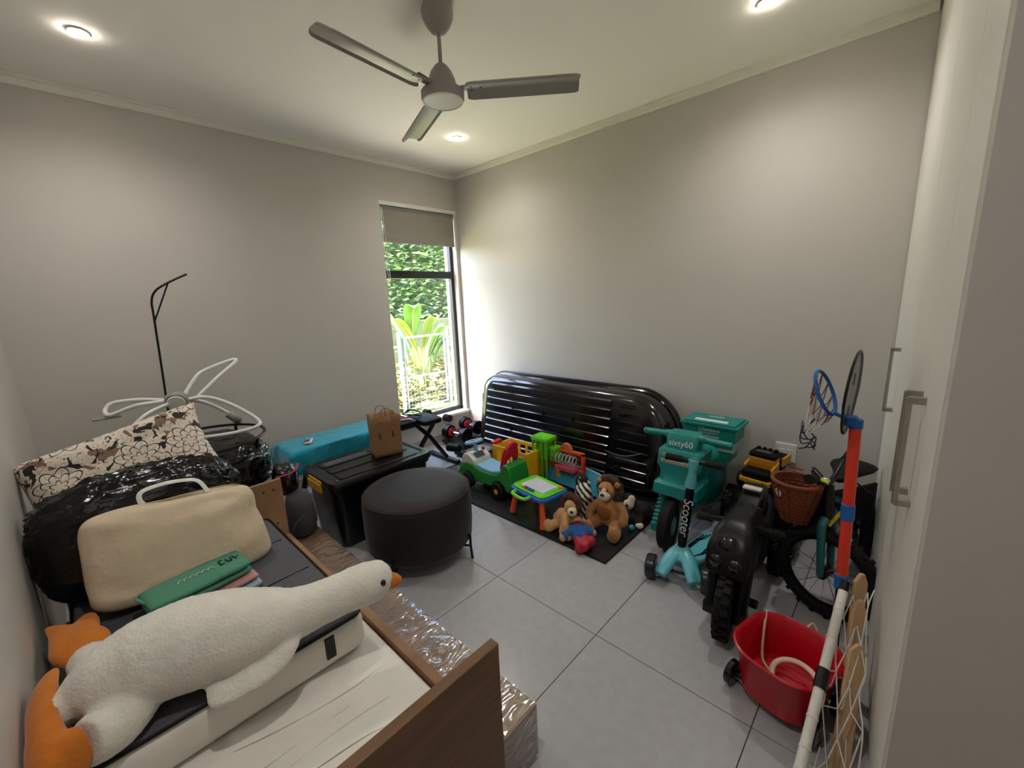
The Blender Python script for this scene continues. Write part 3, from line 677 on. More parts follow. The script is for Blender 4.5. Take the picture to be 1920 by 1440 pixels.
for k in range(3):
    y = -1.90
    while y < -1.62:
        w_ = rd.uniform(.008, .022); g.bb(.77 + k*.022, .778 + k*.022, y, y + w_, .4395, .4400); y += w_ + .006
o = g.ob('small_print', mat('grey_print', '8e9094', .6), lid, smooth=0); o['kind'] = 'stuff'
for x, y in ((.74, -1.96), (1.11, -1.96), (1.11, -1.37)): G().ell((x, y, .443), (.006, .006, .003), n=10, m=6).ob('screw', CHROME, lid)
# paper bag
KRAFT = mat('kraft_paper', '8f6a45', .8, var=.08, vs=10, bump=.2, bs=9, bd=.02)
pb = thing('paper_bag', 'brown kraft paper bag with twisted handles on the black tote', 'paper bag', (1.03, -1.53, .441))
g = G(); rs = []; q = rot('Z', -12); c = Vector((.935, -1.535, 0))
for i, (z, s) in enumerate(((.442, 1), (.47, 1), (.56, .98), (.65, .97), (.715, 1.0))):
    hw, hd_ = .092*s, .058*s*(1.0 + .12*(i == 4)); ring = []
    for x, y in [(-1, -1), (-.33, -1), (.33, -1), (1, -1), (1.0 - .12*(i > 1), 0), (1, 1), (.33, 1), (-.33, 1), (-1, 1), (-1 + .12*(i > 1), 0)]:
        p = q @ Vector((y*hd_, x*hw, 0)); ring.append(c + p + Vector((0, 0, z + (.008*sin(x*4+y) if i == 4 else 0))) + Vector((.006*sin(i*2.3 + x*3), 0, 0)))
    rs.append(ring)
g.rings(rs, cap=False); g._add(rs[0], [tuple(range(10))])
g.ob('bag', KRAFT, pb, smooth=25, solid=.0012)
for s, hh in ((1, .065), (-1, .06)):
    pts = [c + q @ Vector((s*.06, x, 0)) + Z*z for x, z in ((-.035, .66), (-.035, .705), (-.028, .70+hh*.8), (0, .70+hh), (.028, .70+hh*.8), (.035, .705), (.035, .66))]
    G().tube(spl(pts, 5), .0022, 6).ob('twisted_handle', mat('paper_twine', '6f5236', .8), pb)
for yo in (-.05, .035): G().box(c + q @ Vector((.0585, yo, .585)), (.002, .005, .045), q @ rot('X', 8)).ob('handle_slot', BLACKM, pb, smooth=0)

# weight bench with turquoise towel
TOWEL = mat('turquoise_towel', '1195ae', .95, var=.08, vs=14, bump=.5, bs=260, sheen=.4, bd=.004)
wb = thing('weight_bench', 'black folding weight bench along the window wall', 'bench', (.38, -1.45, 0))
g = G(); g.rings([[Vector((x, y, z)) for x, y in rrect(.27 + i, .55 - i, -2.02 + i, -1.02 - i, .04, 5)] for z, i in ((.43, .01), (.438, 0), (.475, 0), (.485, .012))]).ob('pad', BLACKM, wb)
g = G(); g.rings([[Vector((x, y, z)) for x, y in rrect(.30 + i, .60 - i, -.99 + i, -.80 - i, .04, 5)] for z, i in ((.42, .01), (.428, 0), (.46, 0), (.468, .012))]).ob('seat_pad', BLACKM, wb)
B(.38, .43, -1.98, -.82, .385, .43).ob('spine', BLACK, wb, smooth=0, bevel=.003)
for pts in ([(.40, -.95, .40), (.42, -.82, .25), (.45, -.68, .025)], [(.40, -.75, .38), (.40, -1.05, .025)], [(.40, -1.85, .39), (.40, -1.95, .025)]):
    G().tube(pts, .02, 8).ob('leg', BLACK, wb, smooth=30)
for y in (-.68, -1.05, -1.95): B(.20, .62, y - .022, y + .022, 0, .035).ob('foot_bar', BLACK, wb, smooth=0, bevel=.004)
for x in (.27, .57): G().cyl((x, -.76, .445), (x + .07, -.755, .445), .032, n=18).ob('foam_roller', mat('foam_brown', '3a2a22', .8), wb, bevel=.006)
G().cyl((.50, -.70, .14), (.62, -.66, .14), .036, n=18).ob('foam_roller', BLACKM, wb, bevel=.006)
tw = thing('towel', 'turquoise towel draped over the end of the bench', 'towel', (.41, -1.6, .49))
def twf(u, v):
    y = max(-2.034, -2.09 + .86*u); s = (v - .5)*.64; W_ = .165; x = .41; z = .496
    if abs(s) < W_: xx = x + s; zz = z
    else:
        e = abs(s) - W_; sg = 1 if s > 0 else -1; xx = x + sg*(W_ + .012*sin(8*u + sg)); zz = z - e
    if u < .09:
        k = (.09 - u)/.09; zz -= .17*k * (1 if abs(s) < W_ else .35); y -= .012*sin(9*v)*k; xx += .015*sin(14*v)*k
    p = Vector((xx, y, zz)); n_ = .006*noise.noise(p*16)
    return p + Vector((n_*(abs(s) > W_), 0, abs(n_)))
G().grid(twf, 60, 44).ob('cloth', TOWEL, tw, smooth=180, solid=.008)
rm = thing('remote_control', 'white remote control on the turquoise towel', 'remote', (.445, -1.85, .507))
q = rot('Z', 62)
G().box((.445, -1.85, .515), (.045, .10, .014), q).ob('body', WHITE, rm, smooth=0, bevel=.004)
G().box((.445 + .01, -1.85 - .015, .5225), (.034, .058, .002), q).ob('button_panel', mat('remote_buttons', '4a4c4e', .5), rm, smooth=0)
G().box(Vector((.445, -1.85, .5225)) + q @ Vector((0, .032, 0)), (.03, .022, .002), q).ob('display', mat('remote_screen', '9aa09a', .3), rm, smooth=0)
# things on the bench end
cbk = tag(G().tube(spl([(.36 + .09*cos(t*.8)*(1+.1*sin(3*t)), -.95 + .07*sin(t*.8), .486 + .004*(i % 5)) for i, t in enumerate([x*.8 for x in range(26)])], 5), .006, 8).ob('cable_coil', BLACK), 'coiled black cable on the end of the weight bench', 'cable')
pl = thing('pliers', 'red handled clamp among the cables on the bench end', 'tool', (.47, -1.08, .487))
G().tube(spl([(.44, -1.14, .497), (.47, -1.09, .50), (.50, -1.06, .497)], 4), .012, 8, flat=.6).ob('handle', mat('red_plastic', 'c01824', .4), pl, smooth=180)
G().tube(spl([(.48, -1.15, .497), (.50, -1.10, .498), (.53, -1.06, .495)], 4), .008, 8, flat=.6).ob('jaw', STEEL, pl, smooth=180)

# ottoman
VEL = mat('brown_velvet', '1a1311', .62, spec=.4, var=.3, vs=5, sheen=.12, bump=.08, bs=240)
OX, OY = 1.485, -1.675
ot = thing('ottoman', 'round dark brown velvet ottoman on thin black legs', 'ottoman', (OX, OY, 0))
G().lathe([(.05, .075), (.24, .075), (.275, .085), (.296, .115), (.302, .20), (.302, .36), (.296, .392), (.276, .412), (.2, .422), (.05, .424), (.002, .424)], (OX, OY, 0), n=64).ob('cushion', VEL, ot, smooth=180)
G().torus((OX, OY, .397), .294, .0035, n=64, k=6).ob('piping', VEL, ot)
for a in (28, 118, 208, 298):
    c, s = cos(radians(a)), sin(radians(a)); G().tube([(OX + .306*c, OY + .306*s, .15), (OX + .306*c, OY + .306*s, .075), (OX + .312*c, OY + .312*s, 0)], .0075, 8).cyl((OX + .306*c, OY + .306*s, .08), (OX + .2*c, OY + .2*s, .07), .006, n=8).ob('leg', BLACK, ot)

# dumbbells on tray, foam roller, exercise bar
DR = mat('red_collar', 'b02a2a', .4)
db = [((.12, -.39, .135), (.36, -.37, .13), 'adjustable dumbbell with red collars nearest the weight bench', .074), ((.12, -.165, .165), (.335, -.19, .165), 'adjustable dumbbell with red collars against the back wall', .07)]
for a, b_, lab, r in db:
    a, b_ = Vector(a), Vector(b_); d = (b_ - a).normalized(); t = thing('dumbbell', lab, 'dumbbell', (a + b_)/2 - Z*r, 'adjustable dumbbells below the window')
    G().cyl(a - d*.03, b_ + d*.03, .013, n=14).ob('grip', CHROME, t)
    for p, sg in ((a, 1), (b_, -1)):
        for k in range(4): G().cyl(p + d*sg*(k*.016 - .024), p + d*sg*(k*.016 - .012), r - .002*k, n=26).ob('weight_plate', BLACK, t, bevel=.002)
        G().cyl(p + d*sg*.042, p + d*sg*.05, r*.62, n=20).ob('collar', DR, t)
tr = thing('dumbbell_tray', 'black stand carrying the two adjustable dumbbells', 'stand', (.24, -.27, 0))
B(.06, .40, -.44, -.29, .02, .05).bb(.06, .40, -.25, -.11, .05, .085).ob('cradle', BLACK, tr, smooth=0, bevel=.006)
B(.08, .38, -.42, -.13, 0, .02).ob('base', BLACK, tr, smooth=0, bevel=.004)
fr = thing('standing_cylinder', 'dark patterned upright cylinder left of the roof box', 'bin', (.40, -.075, 0))
G().lathe([(.05, 0), (.06, .0), (.06, .50), (.054, .505), (.05, .50), (.05, .02)], (.40, -.075, 0), n=28).ob('shell', mat('dark_patterned', '1c1c20', .5, var=.5, vs=40), fr)
G().torus((.40, -.075, .502), .056, .004, n=28, k=6).ob('rim', mat('grey_rim', '77777c', .5), fr)
eb = thing('exercise_bar', 'short black push-up bar on the mat by the bench', 'exercise bar', (.50, -.55, .012))
B(.42, .60, -.575, -.525, .013, .06).ob('body', BLACKM, eb, smooth=0, bevel=.01); B(.425, .45, -.565, -.535, .06, .066).ob('end_cap', STEEL, eb, smooth=0, bevel=.002)

# ------------------------------------------------------------ rubber mat and roof box
def treadmat():
    m = mat('tread_rubber', '29292b', .3, var=.15); t = m.node_tree; b = t.nodes['Principled BSDF']
    tc = t.nodes.new('ShaderNodeTexCoord'); out = None
    for r in (radians(45), radians(-45)):
        mp = t.nodes.new('ShaderNodeMapping'); mp.inputs['Rotation'].default_value = (0, 0, r); mp.inputs['Scale'].default_value = (26, 70, 1)
        t.links.new(tc.outputs['Object'], mp.inputs[0]); br = t.nodes.new('ShaderNodeTexBrick'); br.inputs['Scale'].default_value = 1; br.inputs['Mortar Size'].default_value = .16; br.inputs['Mortar Smooth'].default_value = .6; br.inputs['Brick Width'].default_value = 1; br.inputs['Row Height'].default_value = 1
        t.links.new(mp.outputs[0], br.inputs[0])
        if out is None: out = br.outputs['Fac']
        else:
            mm = t.nodes.new('ShaderNodeMath'); mm.operation = 'MULTIPLY'; t.links.new(out, mm.inputs[0]); t.links.new(br.outputs['Fac'], mm.inputs[1]); out = mm.outputs[0]
    bp = t.nodes.new('ShaderNodeBump'); bp.inputs['Strength'].default_value = .9; bp.inputs['Distance'].default_value = .004; bp.invert = True
    t.links.new(out, bp.inputs['Height']); t.links.new(bp.outputs[0], b.inputs['Normal'])
    return m
rmat = thing('rubber_mat', 'black tread pattern rubber mat under the toys', 'mat', (1.5, -.62, 0))
B(.62, 2.36, -1.10, -.10, .0, .008).ob('sheet', treadmat(), rmat, smooth=0)
g = G(); g.tube([(.62, -1.10, .006), (2.36, -1.10, .006), (2.36, -.10, .006), (.62, -.10, .006)], .006, 6, closed=True).ob('edge', RUBBER, rmat, smooth=0)
MZ = .0125
# roof box: ribbed base faces the room, leans on the back wall
rf = thing('roof_box', 'large glossy black car roof box leaning against the back wall', 'roof box', (1.42, -.25, MZ))
tilt = radians(10); eu = Vector((1, 0, .0)); ev = Vector((0, sin(tilt), cos(tilt))); en = Vector((0, -cos(tilt), sin(tilt)))
O = Vector((.47, -.172, MZ))
def rbp(u, v, w_): return O + eu*u + ev*v + en*w_
L_, Hh = 1.90, .735
def rbring(ins, w_, du=0):
    return [rbp(x, y, w_) for x, y in rrect(0 + ins, L_ - ins, 0 + ins*.6, Hh - ins, [max(.03, .34 - ins), max(.02, .17 - ins), max(.02, .10 - ins*.4), max(.03, .2 - ins)], 10)]
shell = G().rings([rbring(.02, 0), rbring(0, .004), rbring(0, .022), rbring(.014, .026), rbring(.02, .06), rbring(.03, .13), rbring(.05, .165), rbring(.085, .18), rbring(.11, .182)]).ob('shell', GLOSSB, rf, smooth=40)
G().tube(rbring(-.004, .013), .012, 8, closed=True, flat=1).ob('rim', BLACK, rf)
for k in range(9):
    v = .085 + k*.066
    a0, a1 = .13 + (.05 if k > 7 else 0), 1.43
    G().rings([[rbp(u, v + q, .1805 + h) for q, h in ((-.027, 0), (-.02, .012), (.015, .012), (.028, 0))] for u in (a0, a1)]).ob('rib', GLOSSB, shell, smooth=20)
    b1 = 1.74 - max(0, (v - .38))*.55
    G().rings([[rbp(u, v + q, .1805 + h) for q, h in ((-.02, 0), (-.015, .004), (.013, .004), (.021, 0))] for u in (1.50, b1 - .05, b1)]).ob('rib', GLOSSB, shell, smooth=20)
for u in (.45, .8, 1.1):
    for v in (.25, .45): G().box(rbp(u, v, .193), (.03, .006, .012), Matrix((eu, en, ev)).transposed()).ob('rib_bridge', GLOSSB, shell, smooth=0, bevel=.002)
for v in (.17, .55): G().lathe([(.014, 0), (.012, .006), (.004, .008)], rbp(1.53, v, .187), en, n=16).ob('bolt_cap', GLOSSB, shell)
G().tube(spl([rbp(1.39, .27, .185), rbp(1.5, .255, .2), rbp(1.62, .27, .20), rbp(1.75, .33, .16)], 8), .004, 6).ob('strap_cord', mat('grey_cord', '55555a', .6), rf)

# ------------------------------------------------------------ toys on the mat
GRN = mat('green_toy_plastic', '1f8a2c', .35, var=.05); LB = mat('light_blue_toy_plastic', '7fb4d6', .4, var=.03); REDT = mat('red_toy_plastic', 'c4122a', .32, var=.05)
YELT = mat('yellow_toy_plastic', 'f0b31c', .38, var=.04); ORG = mat('orange_toy_plastic', 'ee5a22', .38, var=.04); LIME = mat('lime_toy_plastic', '6fd02c', .3, var=.04); BLUT = mat('blue_toy_plastic', '1769c2', .35, var=.04); WHT = mat('offwhite_toy_plastic', 'd9dcd6', .4)
def wheel(parent, c, r, w_, axis, tyre=None, hubm=None, hubr=.5, name='wheel', treads=0, n=32):
    c = Vector(c); ax = Vector(axis).normalized()
    o = G().lathe([(r*hubr, -w_/2), (r*.9, -w_/2), (r, -w_*.34), (r, w_*.34), (r*.9, w_/2), (r*hubr, w_/2)], c, ax, n=n).ob(name, tyre or RUBBER, parent)
    G().lathe([(.002, -w_*.52), (r*hubr*.5, -w_*.52), (r*hubr, -w_*.45), (r*hubr, w_*.45), (r*hubr*.5, w_*.52), (.002, w_*.52)], c, ax, n=20).ob('hub', hubm or BLACK, o)
    if treads:
        e1 = ax.orthogonal().normalized(); e2 = ax.cross(e1); g = G()
        for k in range(treads):
            a = 2*pi*k/treads; d = e1*cos(a) + e2*sin(a); t = ax.cross(d)
            for s in (-1, 1):
                m = Matrix((ax, t, d)).transposed(); g.box(c + d*(r + .003) + ax*(s*w_*.24) + t*(s*r*pi/treads*.5), (w_*.42, r*2*pi/treads*.55, .012), m)
        q = g.ob('tread', tyre or RUBBER, o, smooth=0); q['kind'] = 'stuff'
    return o
# green ride-on car
gc = thing('ride_on_car', 'green ride-on toy car with light blue seat and red backrest', 'ride-on toy', (1.22, -.84, MZ))
side = [(-.30, .06), (-.30, .10), (-.27, .16), (-.20, .19), (-.12, .195), (-.06, .175), (.0, .165), (.08, .165), (.14, .175), (.19, .205), (.225, .265), (.25, .275), (.285, .25), (.305, .19), (.31, .10), (.30, .07), (.245, .065), (.225, .10), (.18, .125), (.13, .11), (.105, .065), (-.10, .06), (-.12, .10), (-.165, .12), (-.21, .10), (-.235, .06)]
G().prism([(x*.95, z*1.0 + MZ) for x, z in side], (1.22, -.74, 0), X, Z, .20).ob('body', GRN, gc, smooth=25, bevel=.014, seg=3)
G().prism([(x, z) for x, z in ((-.10, .17), (-.08, .20), (.0, .186), (.09, .186), (.15, .205), (.17, .19), (.10, .16), (.0, .155))], (1.22, -.755, MZ), X, Z, .17).ob('seat', LB, gc, smooth=25, bevel=.01, seg=3)
G().prism([(-.265, .165), (-.235, .235), (-.20, .265), (-.155, .262), (-.10, .225), (-.09, .175)], (1.22, -.75, MZ), X, Z, .18).ob('dashboard', WHT, gc, smooth=25, bevel=.012, seg=3)
G().cyl((1.06, -.84, .26), (1.035, -.84, .335), .018, .014, 14).ob('steering_column', LB, gc)
sw_ = G().torus((1.03, -.84, .345), .062, .0125, (-.28, 0, 1), n=32, k=10).cyl((.975, -.84, .332), (1.085, -.84, .36), .009, n=8).ob('steering_wheel', LB, gc)
G().lathe([(.024, 0), (.024, .012), (.015, .018), (.002, .019)], (1.03, -.84, .345), (-.28, 0, 1), n=18).ob('horn_button', REDT, sw_)
for x, y, r in ((1.0, -.91, .018), (1.0, -.80, .018), (1.06, -.775, .016)): G().ell((x, y, .25 + MZ + (.01 if x > 1 else -.02)), (r, r, .02), n=14, m=8).ob('button', REDT, gc)
G().box((1.095, -.85, .247 + MZ), (.05, .09, .006), rot('Y', 33)).ob('panel', mat('dash_panel', '41505a', .4), gc, smooth=0)
# backrest with hole
bo = [(-.085, 0), (-.08, .08), (-.06, .15), (-.02, .195), (.02, .20), (.055, .17), (.075, .10), (.08, 0), (.05, -.03), (.035, .06), (.0, .085), (-.035, .06), (-.05, -.03)]
G().prism(bo, (1.385, -.84, .235), (0, 1, 0), (.20, 0, 1), .035).ob('backrest', REDT, gc, smooth=25, bevel=.012, seg=3)
for x in (1.065, 1.385):
    for y in (-.945, -.735): wheel(gc, (x, y, .062 + MZ), .062, .045, (0, 1, 0), RUBBER, YELT, .5)
# yellow trolley
yb = thing('yellow_toy_bus', 'yellow barred toy cart behind the green ride-on car', 'toy cart', (1.24, -.56, MZ))
for (x0, x1, y0, y1) in ((1.06, 1.42, -.67, -.66), (1.06, 1.42, -.47, -.46)):
    for z0, z1 in ((.235, .265), (.10, .125)): B(x0, x1, y0, y1, z0 + MZ, z1 + MZ).ob('side_rail', YELT, yb, smooth=0, bevel=.004)
    for k in range(5): B(x0 + .012 + .08*k, x0 + .04 + .08*k, y0, y1, .12 + MZ, .24 + MZ).ob('side_bar', YELT, yb, smooth=0, bevel=.003)
B(1.42, 1.44, -.67, -.46, .05 + MZ, .27 + MZ).ob('end_panel', YELT, yb, smooth=0, bevel=.008); B(1.05, 1.065, -.67, -.46, .05 + MZ, .26 + MZ).ob('end_panel', YELT, yb, smooth=0, bevel=.008)
B(1.06, 1.43, -.665, -.465, .085 + MZ, .10 + MZ).ob('floor_panel', WHT, yb, smooth=0, bevel=.003)
B(1.025, 1.07, -.66, -.56, .255 + MZ, .285 + MZ).ob('roof_cap', REDT, yb, smooth=0, bevel=.01)
for x in (1.12, 1.36):
    for y in (-.675, -.455): wheel(yb, (x, y, .045 + MZ), .045, .022, (0, 1, 0), RUBBER, YELT, .5)
# green ball tower with orange frame and blue track
tw2 = thing('ball_tower', 'translucent green and orange toy tower with blue curved track', 'toy playset', (1.55, -.48, MZ))
LIMT = mat('translucent_lime', '7be02e', .18, var=.02, trans=.35)
for x in (1.39, 1.425, 1.48, 1.52):
    for y in (-.55, -.44): B(x - .008, x + .008, y - .008, y + .008, MZ, .355).ob('column', LIMT, tw2, smooth=0, bevel=.003)
B(1.375, 1.535, -.56, -.43, .352, .385).ob('tower_cap', LIME, tw2, smooth=0, bevel=.008); B(1.40, 1.51, -.54, -.45, .20, .35).ob('tube_core', LIMT, tw2, smooth=0, bevel=.01)
for k in range(4): G().ell((1.40 + .035*k, -.545, .386), (.012, .012, .006), n=10, m=6).ob('cap_stud', LIME, tw2)
B(1.53, 1.59, -.53, -.44, .20, .32).ob('side_tube', LIMT, tw2, smooth=0, bevel=.012)
g = G(); g.bb(1.56, 1.80, -.46, -.44, .275, .30).bb(1.77, 1.80, -.46, -.44, MZ + .04, .30).bb(1.40, 1.80, -.47, -.43, .14, .165).ob('orange_frame', ORG, tw2, smooth=0, bevel=.004)
G().prism([(.05*cos(radians(a)), .05*sin(radians(a))) for a in range(0, 181, 15)], (1.64, -.44, .30), X, Z, .02).ob('crest', mat('terracotta_plastic', 'd77a4a', .4), tw2, bevel=.004)
G().cyl((1.575, -.50, .24), (1.76, -.50, .24), .055, n=24).ob('clear_drum', glass('clear_drum_plastic', (.95, .9, .9), .14, .1), tw2)
g = G(); g.tube(spl([(1.58 + .0045*k, -.50 + .035*cos(k*.9), .24 + .035*sin(k*.9)) for k in range(40)], 3), .004, 6).ob('spiral', mat('silver_plastic', 'c8c8cc', .3), tw2)
B(1.58, 1.75, -.53, -.46, .155, .19).ob('drum_tray', mat('pink_plastic', 'e2607a', .4), tw2, smooth=0, bevel=.006)
B(1.385, 1.43, -.60, -.55, .10, .115).bb(1.40, 1.42, -.60, -.58, MZ, .10).ob('yellow_step', YELT, tw2, smooth=0, bevel=.004); B(1.55, 1.60, -.485, -.465, .05, .13).ob('animal_plate', YELT, tw2, smooth=0, bevel=.012)
G().cyl((1.81, -.47, .12), (1.81, -.47, .25), .008, n=10).ob('flag_post', REDT, tw2)
arc = [(1.42, .02), (1.42, .16), (1.55, .155), (1.70, .16), (1.80, .165), (1.90, .155), (2.00, .13), (2.08, .09), (2.14, .04), (2.155, .0)]
G().prism([(x, z) for x, z in arc], (0, -.50, MZ), X, (0, .45, 1), .012).ob('curved_track', mat('translucent_blue', '4bb8dc', .25, var=.05, trans=.3), tw2, smooth=25, bevel=.003)
G().tube([Vector((x, -.505 + .45*z, z + MZ)) for x, z in arc[1:]], .008, 8).ob('track_rim', LB, tw2)
# drawing table
dt = thing('drawing_table', 'small toy drawing board table with blue rim and orange legs', 'toy table', (1.80, -1.0, MZ))
dq = rot('Z', -8); dc = Vector((1.77, -.945, .205))
def dloc(out, z0, z1, r=0): return G().rings([[dc + dq @ Vector((x, y, z)) for x, y in out] for z in (z0, z1)])
dloc(rrect(-.165, .165, -.125, .125, .05, 6), -.012, .012).ob('rim_tray', BLUT, dt, smooth=30, bevel=.007, seg=3)
dloc(rrect(-.15, .15, -.11, .11, .04, 6), .012, .022).ob('top_frame', LIME, dt, smooth=30, bevel=.004)
dloc(rrect(-.10, .10, -.06, .075, .006, 2), .022, .0245).ob('screen', mat('drawing_screen', 'c9cdd6', .35), dt, smooth=0)
for k, m_ in enumerate((YELT, REDT, BLUT, BLUT)): dloc(rrect(-.07 + .03*k, -.047 + .03*k, -.092, -.07, .004, 2), .022, .034).ob('magnet_stamp', m_, dt, smooth=0, bevel=.003)
G().ell(dc + dq @ Vector((.125, .08, .025)), (.018, .018, .01), n=14, m=8).ob('knob', ORG, dt)
g = G()
for k in range(12): g.box(dc + dq @ Vector((-.13, -.085 + k*.015, .0235)), (.025, .006, .003), dq).box(dc + dq @ Vector((.13, -.085 + k*.013, .0235)), (.022, .005, .003), dq)
q = g.ob('ridge', LIME, dt, smooth=0); q['kind'] = 'stuff'
G().tube(spl([dc + dq @ Vector(p) for p in ((-.085, -.12, 0), (-.08, -.155, -.004), (-.02, -.165, -.005), (.04, -.158, -.004), (.05, -.12, 0))], 6), .011, 10).ob('carry_handle', LIME, dt, smooth=180)
for sx in (-1, 1):
    for sy in (-1, 1):
        a = dc + dq @ Vector((sx*.12, sy*.085, -.01)); b_ = dc + dq @ Vector((sx*.15, sy*.105, 0)); b_.z = MZ + .012
        G().tube([a, (a+b_)/2, b_], [.016, .018, .022], 10).ob('leg', ORG, dt)

# plush toys
TAN = mat('tan_plush', 'b07a48', .95, var=.15, vs=20, bump=.5, bs=120, sheen=.4, bd=.005); TANL = mat('pale_tan_plush', 'c79866', .95, var=.12, vs=20, bump=.5, bs=120, sheen=.4, bd=.005)
CRM = mat('cream_plush', 'ded0b8', .95, bump=.4, bs=120, sheen=.4); MANE = mat('brown_mane', '4a332c', .95, var=.3, vs=30, bump=.8, bs=60); DKB = mat('dark_plush', '241d1b', .95, bump=.5, bs=90)
def blob(parent, name, parts, m, vox=.006, sm=4, disp=.004):
    g = G()
    for p in parts:
        if len(p) == 2: g.ell(p[0], p[1])
        else: g.tube(spl(p[0], 5), [p[1] + (p[2]-p[1])*i/(5*(len(p[0])-1)) for i in range(5*(len(p[0])-1)+1)], 14); g.ell(p[0][-1], p[2]*1.04); g.ell(p[0][0], p[1]*1.02)
    return g.ob(name, m, parent, remesh=vox, sm=sm, disp=disp, ds=.012)
LX, LY = 2.205, -.79
ln_ = thing('lion_plush', 'seated tan plush lion with brown mane and cream muzzle', 'plush toy', (LX, LY, MZ), 'plush toys on the mat')
blob(ln_, 'body', [((LX, LY, .115), (.078, .07, .085)), ((LX - .005, LY - .01, .17), (.06, .055, .06)),
    ([(LX - .05, LY - .03, .07), (LX - .075, LY - .10, .055), (LX - .065, LY - .14, .05)], .036, .034), ([(LX + .05, LY - .02, .07), (LX + .085, LY - .09, .055), (LX + .095, LY - .12, .05)], .038, .036),
    ((LX - .06, LY - .15, .065), (.034, .026, .05)), ((LX + .10, LY - .13, .065), (.036, .028, .05)),
    ([(LX - .05, LY - .02, .19), (LX - .095, LY - .055, .14), (LX - .095, LY - .075, .10)], .026, .028), ([(LX + .055, LY, .19), (LX + .10, LY - .01, .15), (LX + .11, LY - .04, .11)], .026, .028),
    ((LX - .01, LY - .015, .27), (.055, .052, .055))], TAN)
blob(ln_, 'belly', [((LX - .005, LY - .048, .135), (.05, .03, .055))], mat('ginger_plush', '8f5526', .95, bump=.5, bs=120))
blob(ln_, 'mane', [((LX - .005 + .062*cos(a), LY + .012, .265 + .068*sin(a)), (.032, .03, .032)) for a in [k*.524 for k in range(12)]] + [((LX - .005, LY + .02, .27), (.06, .035, .065))], MANE, disp=.014)
mz = blob(ln_, 'muzzle', [((LX + .0, LY - .06, .252), (.036, .032, .03)), ((LX - .005, LY - .045, .275), (.018, .03, .03))], CRM, sm=3)
G().ell((LX, LY - .088, .268), (.014, .008, .009), n=12, m=8).ob('nose', DKB, mz)
for s in (-1, 1): G().ell((LX - .005 + s*.026, LY - .062, .292), (.006, .005, .007), n=10, m=6).ob('eye', GLOSSB, ln_); blob(ln_, 'ear', [((LX - .005 + s*.06, LY - .01, .318), (.02, .012, .02))], TAN, sm=2)
l2 = thing('lion_plush', 'slumped pale tan plush lion beside the drawing table', 'plush toy', (2.03, -1.0, MZ), 'plush toys on the mat')
blob(l2, 'body', [((2.01, -.99, .10), (.055, .05, .065)), ([(1.99, -1.01, .08), (1.96, -1.04, .06), (1.945, -1.06, .05)], .03, .03), ((1.94, -1.065, .06), (.032, .028, .042)),
    ([(2.03, -1.02, .07), (2.05, -1.055, .045), (2.09, -1.06, .04)], .028, .026), ([(2.04, -1.02, .13), (2.055, -1.045, .10), (2.06, -1.05, .075)], .024, .026), ([(1.975, -.98, .13), (1.96, -1.0, .10)], .022, .024), ((2.05, -.975, .185), (.042, .04, .042))], TANL)
blob(l2, 'mane', [((2.04 + .045*cos(a), -.955, .19 + .05*sin(a)), .026) for a in [k*.63 for k in range(10)]], MANE, disp=.012)
mz = blob(l2, 'muzzle', [((2.078, -1.005, .172), (.03, .03, .028))], CRM, sm=3)
G().ell((2.09, -1.028, .182), (.011, .007, .008), n=10, m=6).ob('nose', DKB, mz)
bp_ = thing('doll_plush', 'plush doll in blue shirt and red trousers lying on the mat', 'plush toy', (2.13, -1.05, MZ), 'plush toys on the mat')
blob(bp_, 'shirt', [((2.135, -1.02, .065), (.062, .055, .048)), ((2.165, -1.055, .06), (.055, .03, .04)), ([(2.09, -1.03, .07), (2.075, -1.075, .045)], .03, .028), ([(2.17, -.99, .08), (2.195, -.985, .07)], .028, .026)], mat('blue_knit', '235a9c', .9, var=.08, bump=.3, bs=200), disp=.002)
blob(bp_, 'trousers', [([(2.16, -1.055, .055), (2.19, -1.085, .045), (2.225, -1.095, .05)], .036, .03), ([(2.18, -1.04, .06), (2.215, -1.06, .06), (2.24, -1.06, .07)], .034, .03), ([(2.19, -1.09, .035), (2.20, -1.105, .03)], .03, .03)], mat('red_satin', 'a8152c', .5, var=.1), disp=.001)
blob(bp_, 'hand', [((2.07, -1.085, .04), .026)], TANL, sm=2); blob(bp_, 'hand', [((2.205, -.98, .07), .022)], TANL, sm=2)
blob(bp_, 'scarf', [((2.10, -.985, .085), (.04, .03, .03))], mat('dark_red_knit', '7a1828', .9), sm=2)
blob(bp_, 'head', [((2.075, -.965, .085), (.045, .04, .045))], TANL, sm=2)
def zebra():
    m = mat('zebra_plush', 'ddd6c6', .95, bump=.4, bs=120); t = m.node_tree; b = t.nodes['Principled BSDF']
    tc = t.nodes.new('ShaderNodeTexCoord'); wv = t.nodes.new('ShaderNodeTexWave'); wv.inputs['Scale'].default_value = 13; wv.inputs['Distortion'].default_value = 3; wv.inputs['Detail Scale'].default_value = 1.5; wv.bands_direction = 'DIAGONAL'
    t.links.new(tc.outputs['Object'], wv.inputs[0]); r = t.nodes.new('ShaderNodeValToRGB'); r.color_ramp.interpolation = 'CONSTANT'; r.color_ramp.elements[0].color = lin('1c1816'); r.color_ramp.elements[1].position = .42; r.color_ramp.elements[1].color = lin('d8d0c0')
    t.links.new(wv.outputs[0], r.inputs[0]); t.links.new(r.outputs[0], b.inputs['Base Color'])
    return m
zb = thing('zebra_plush', 'black and cream striped plush zebra behind the lions', 'plush toy', (2.03, -.80, MZ), 'plush toys on the mat')
ZM = zebra()
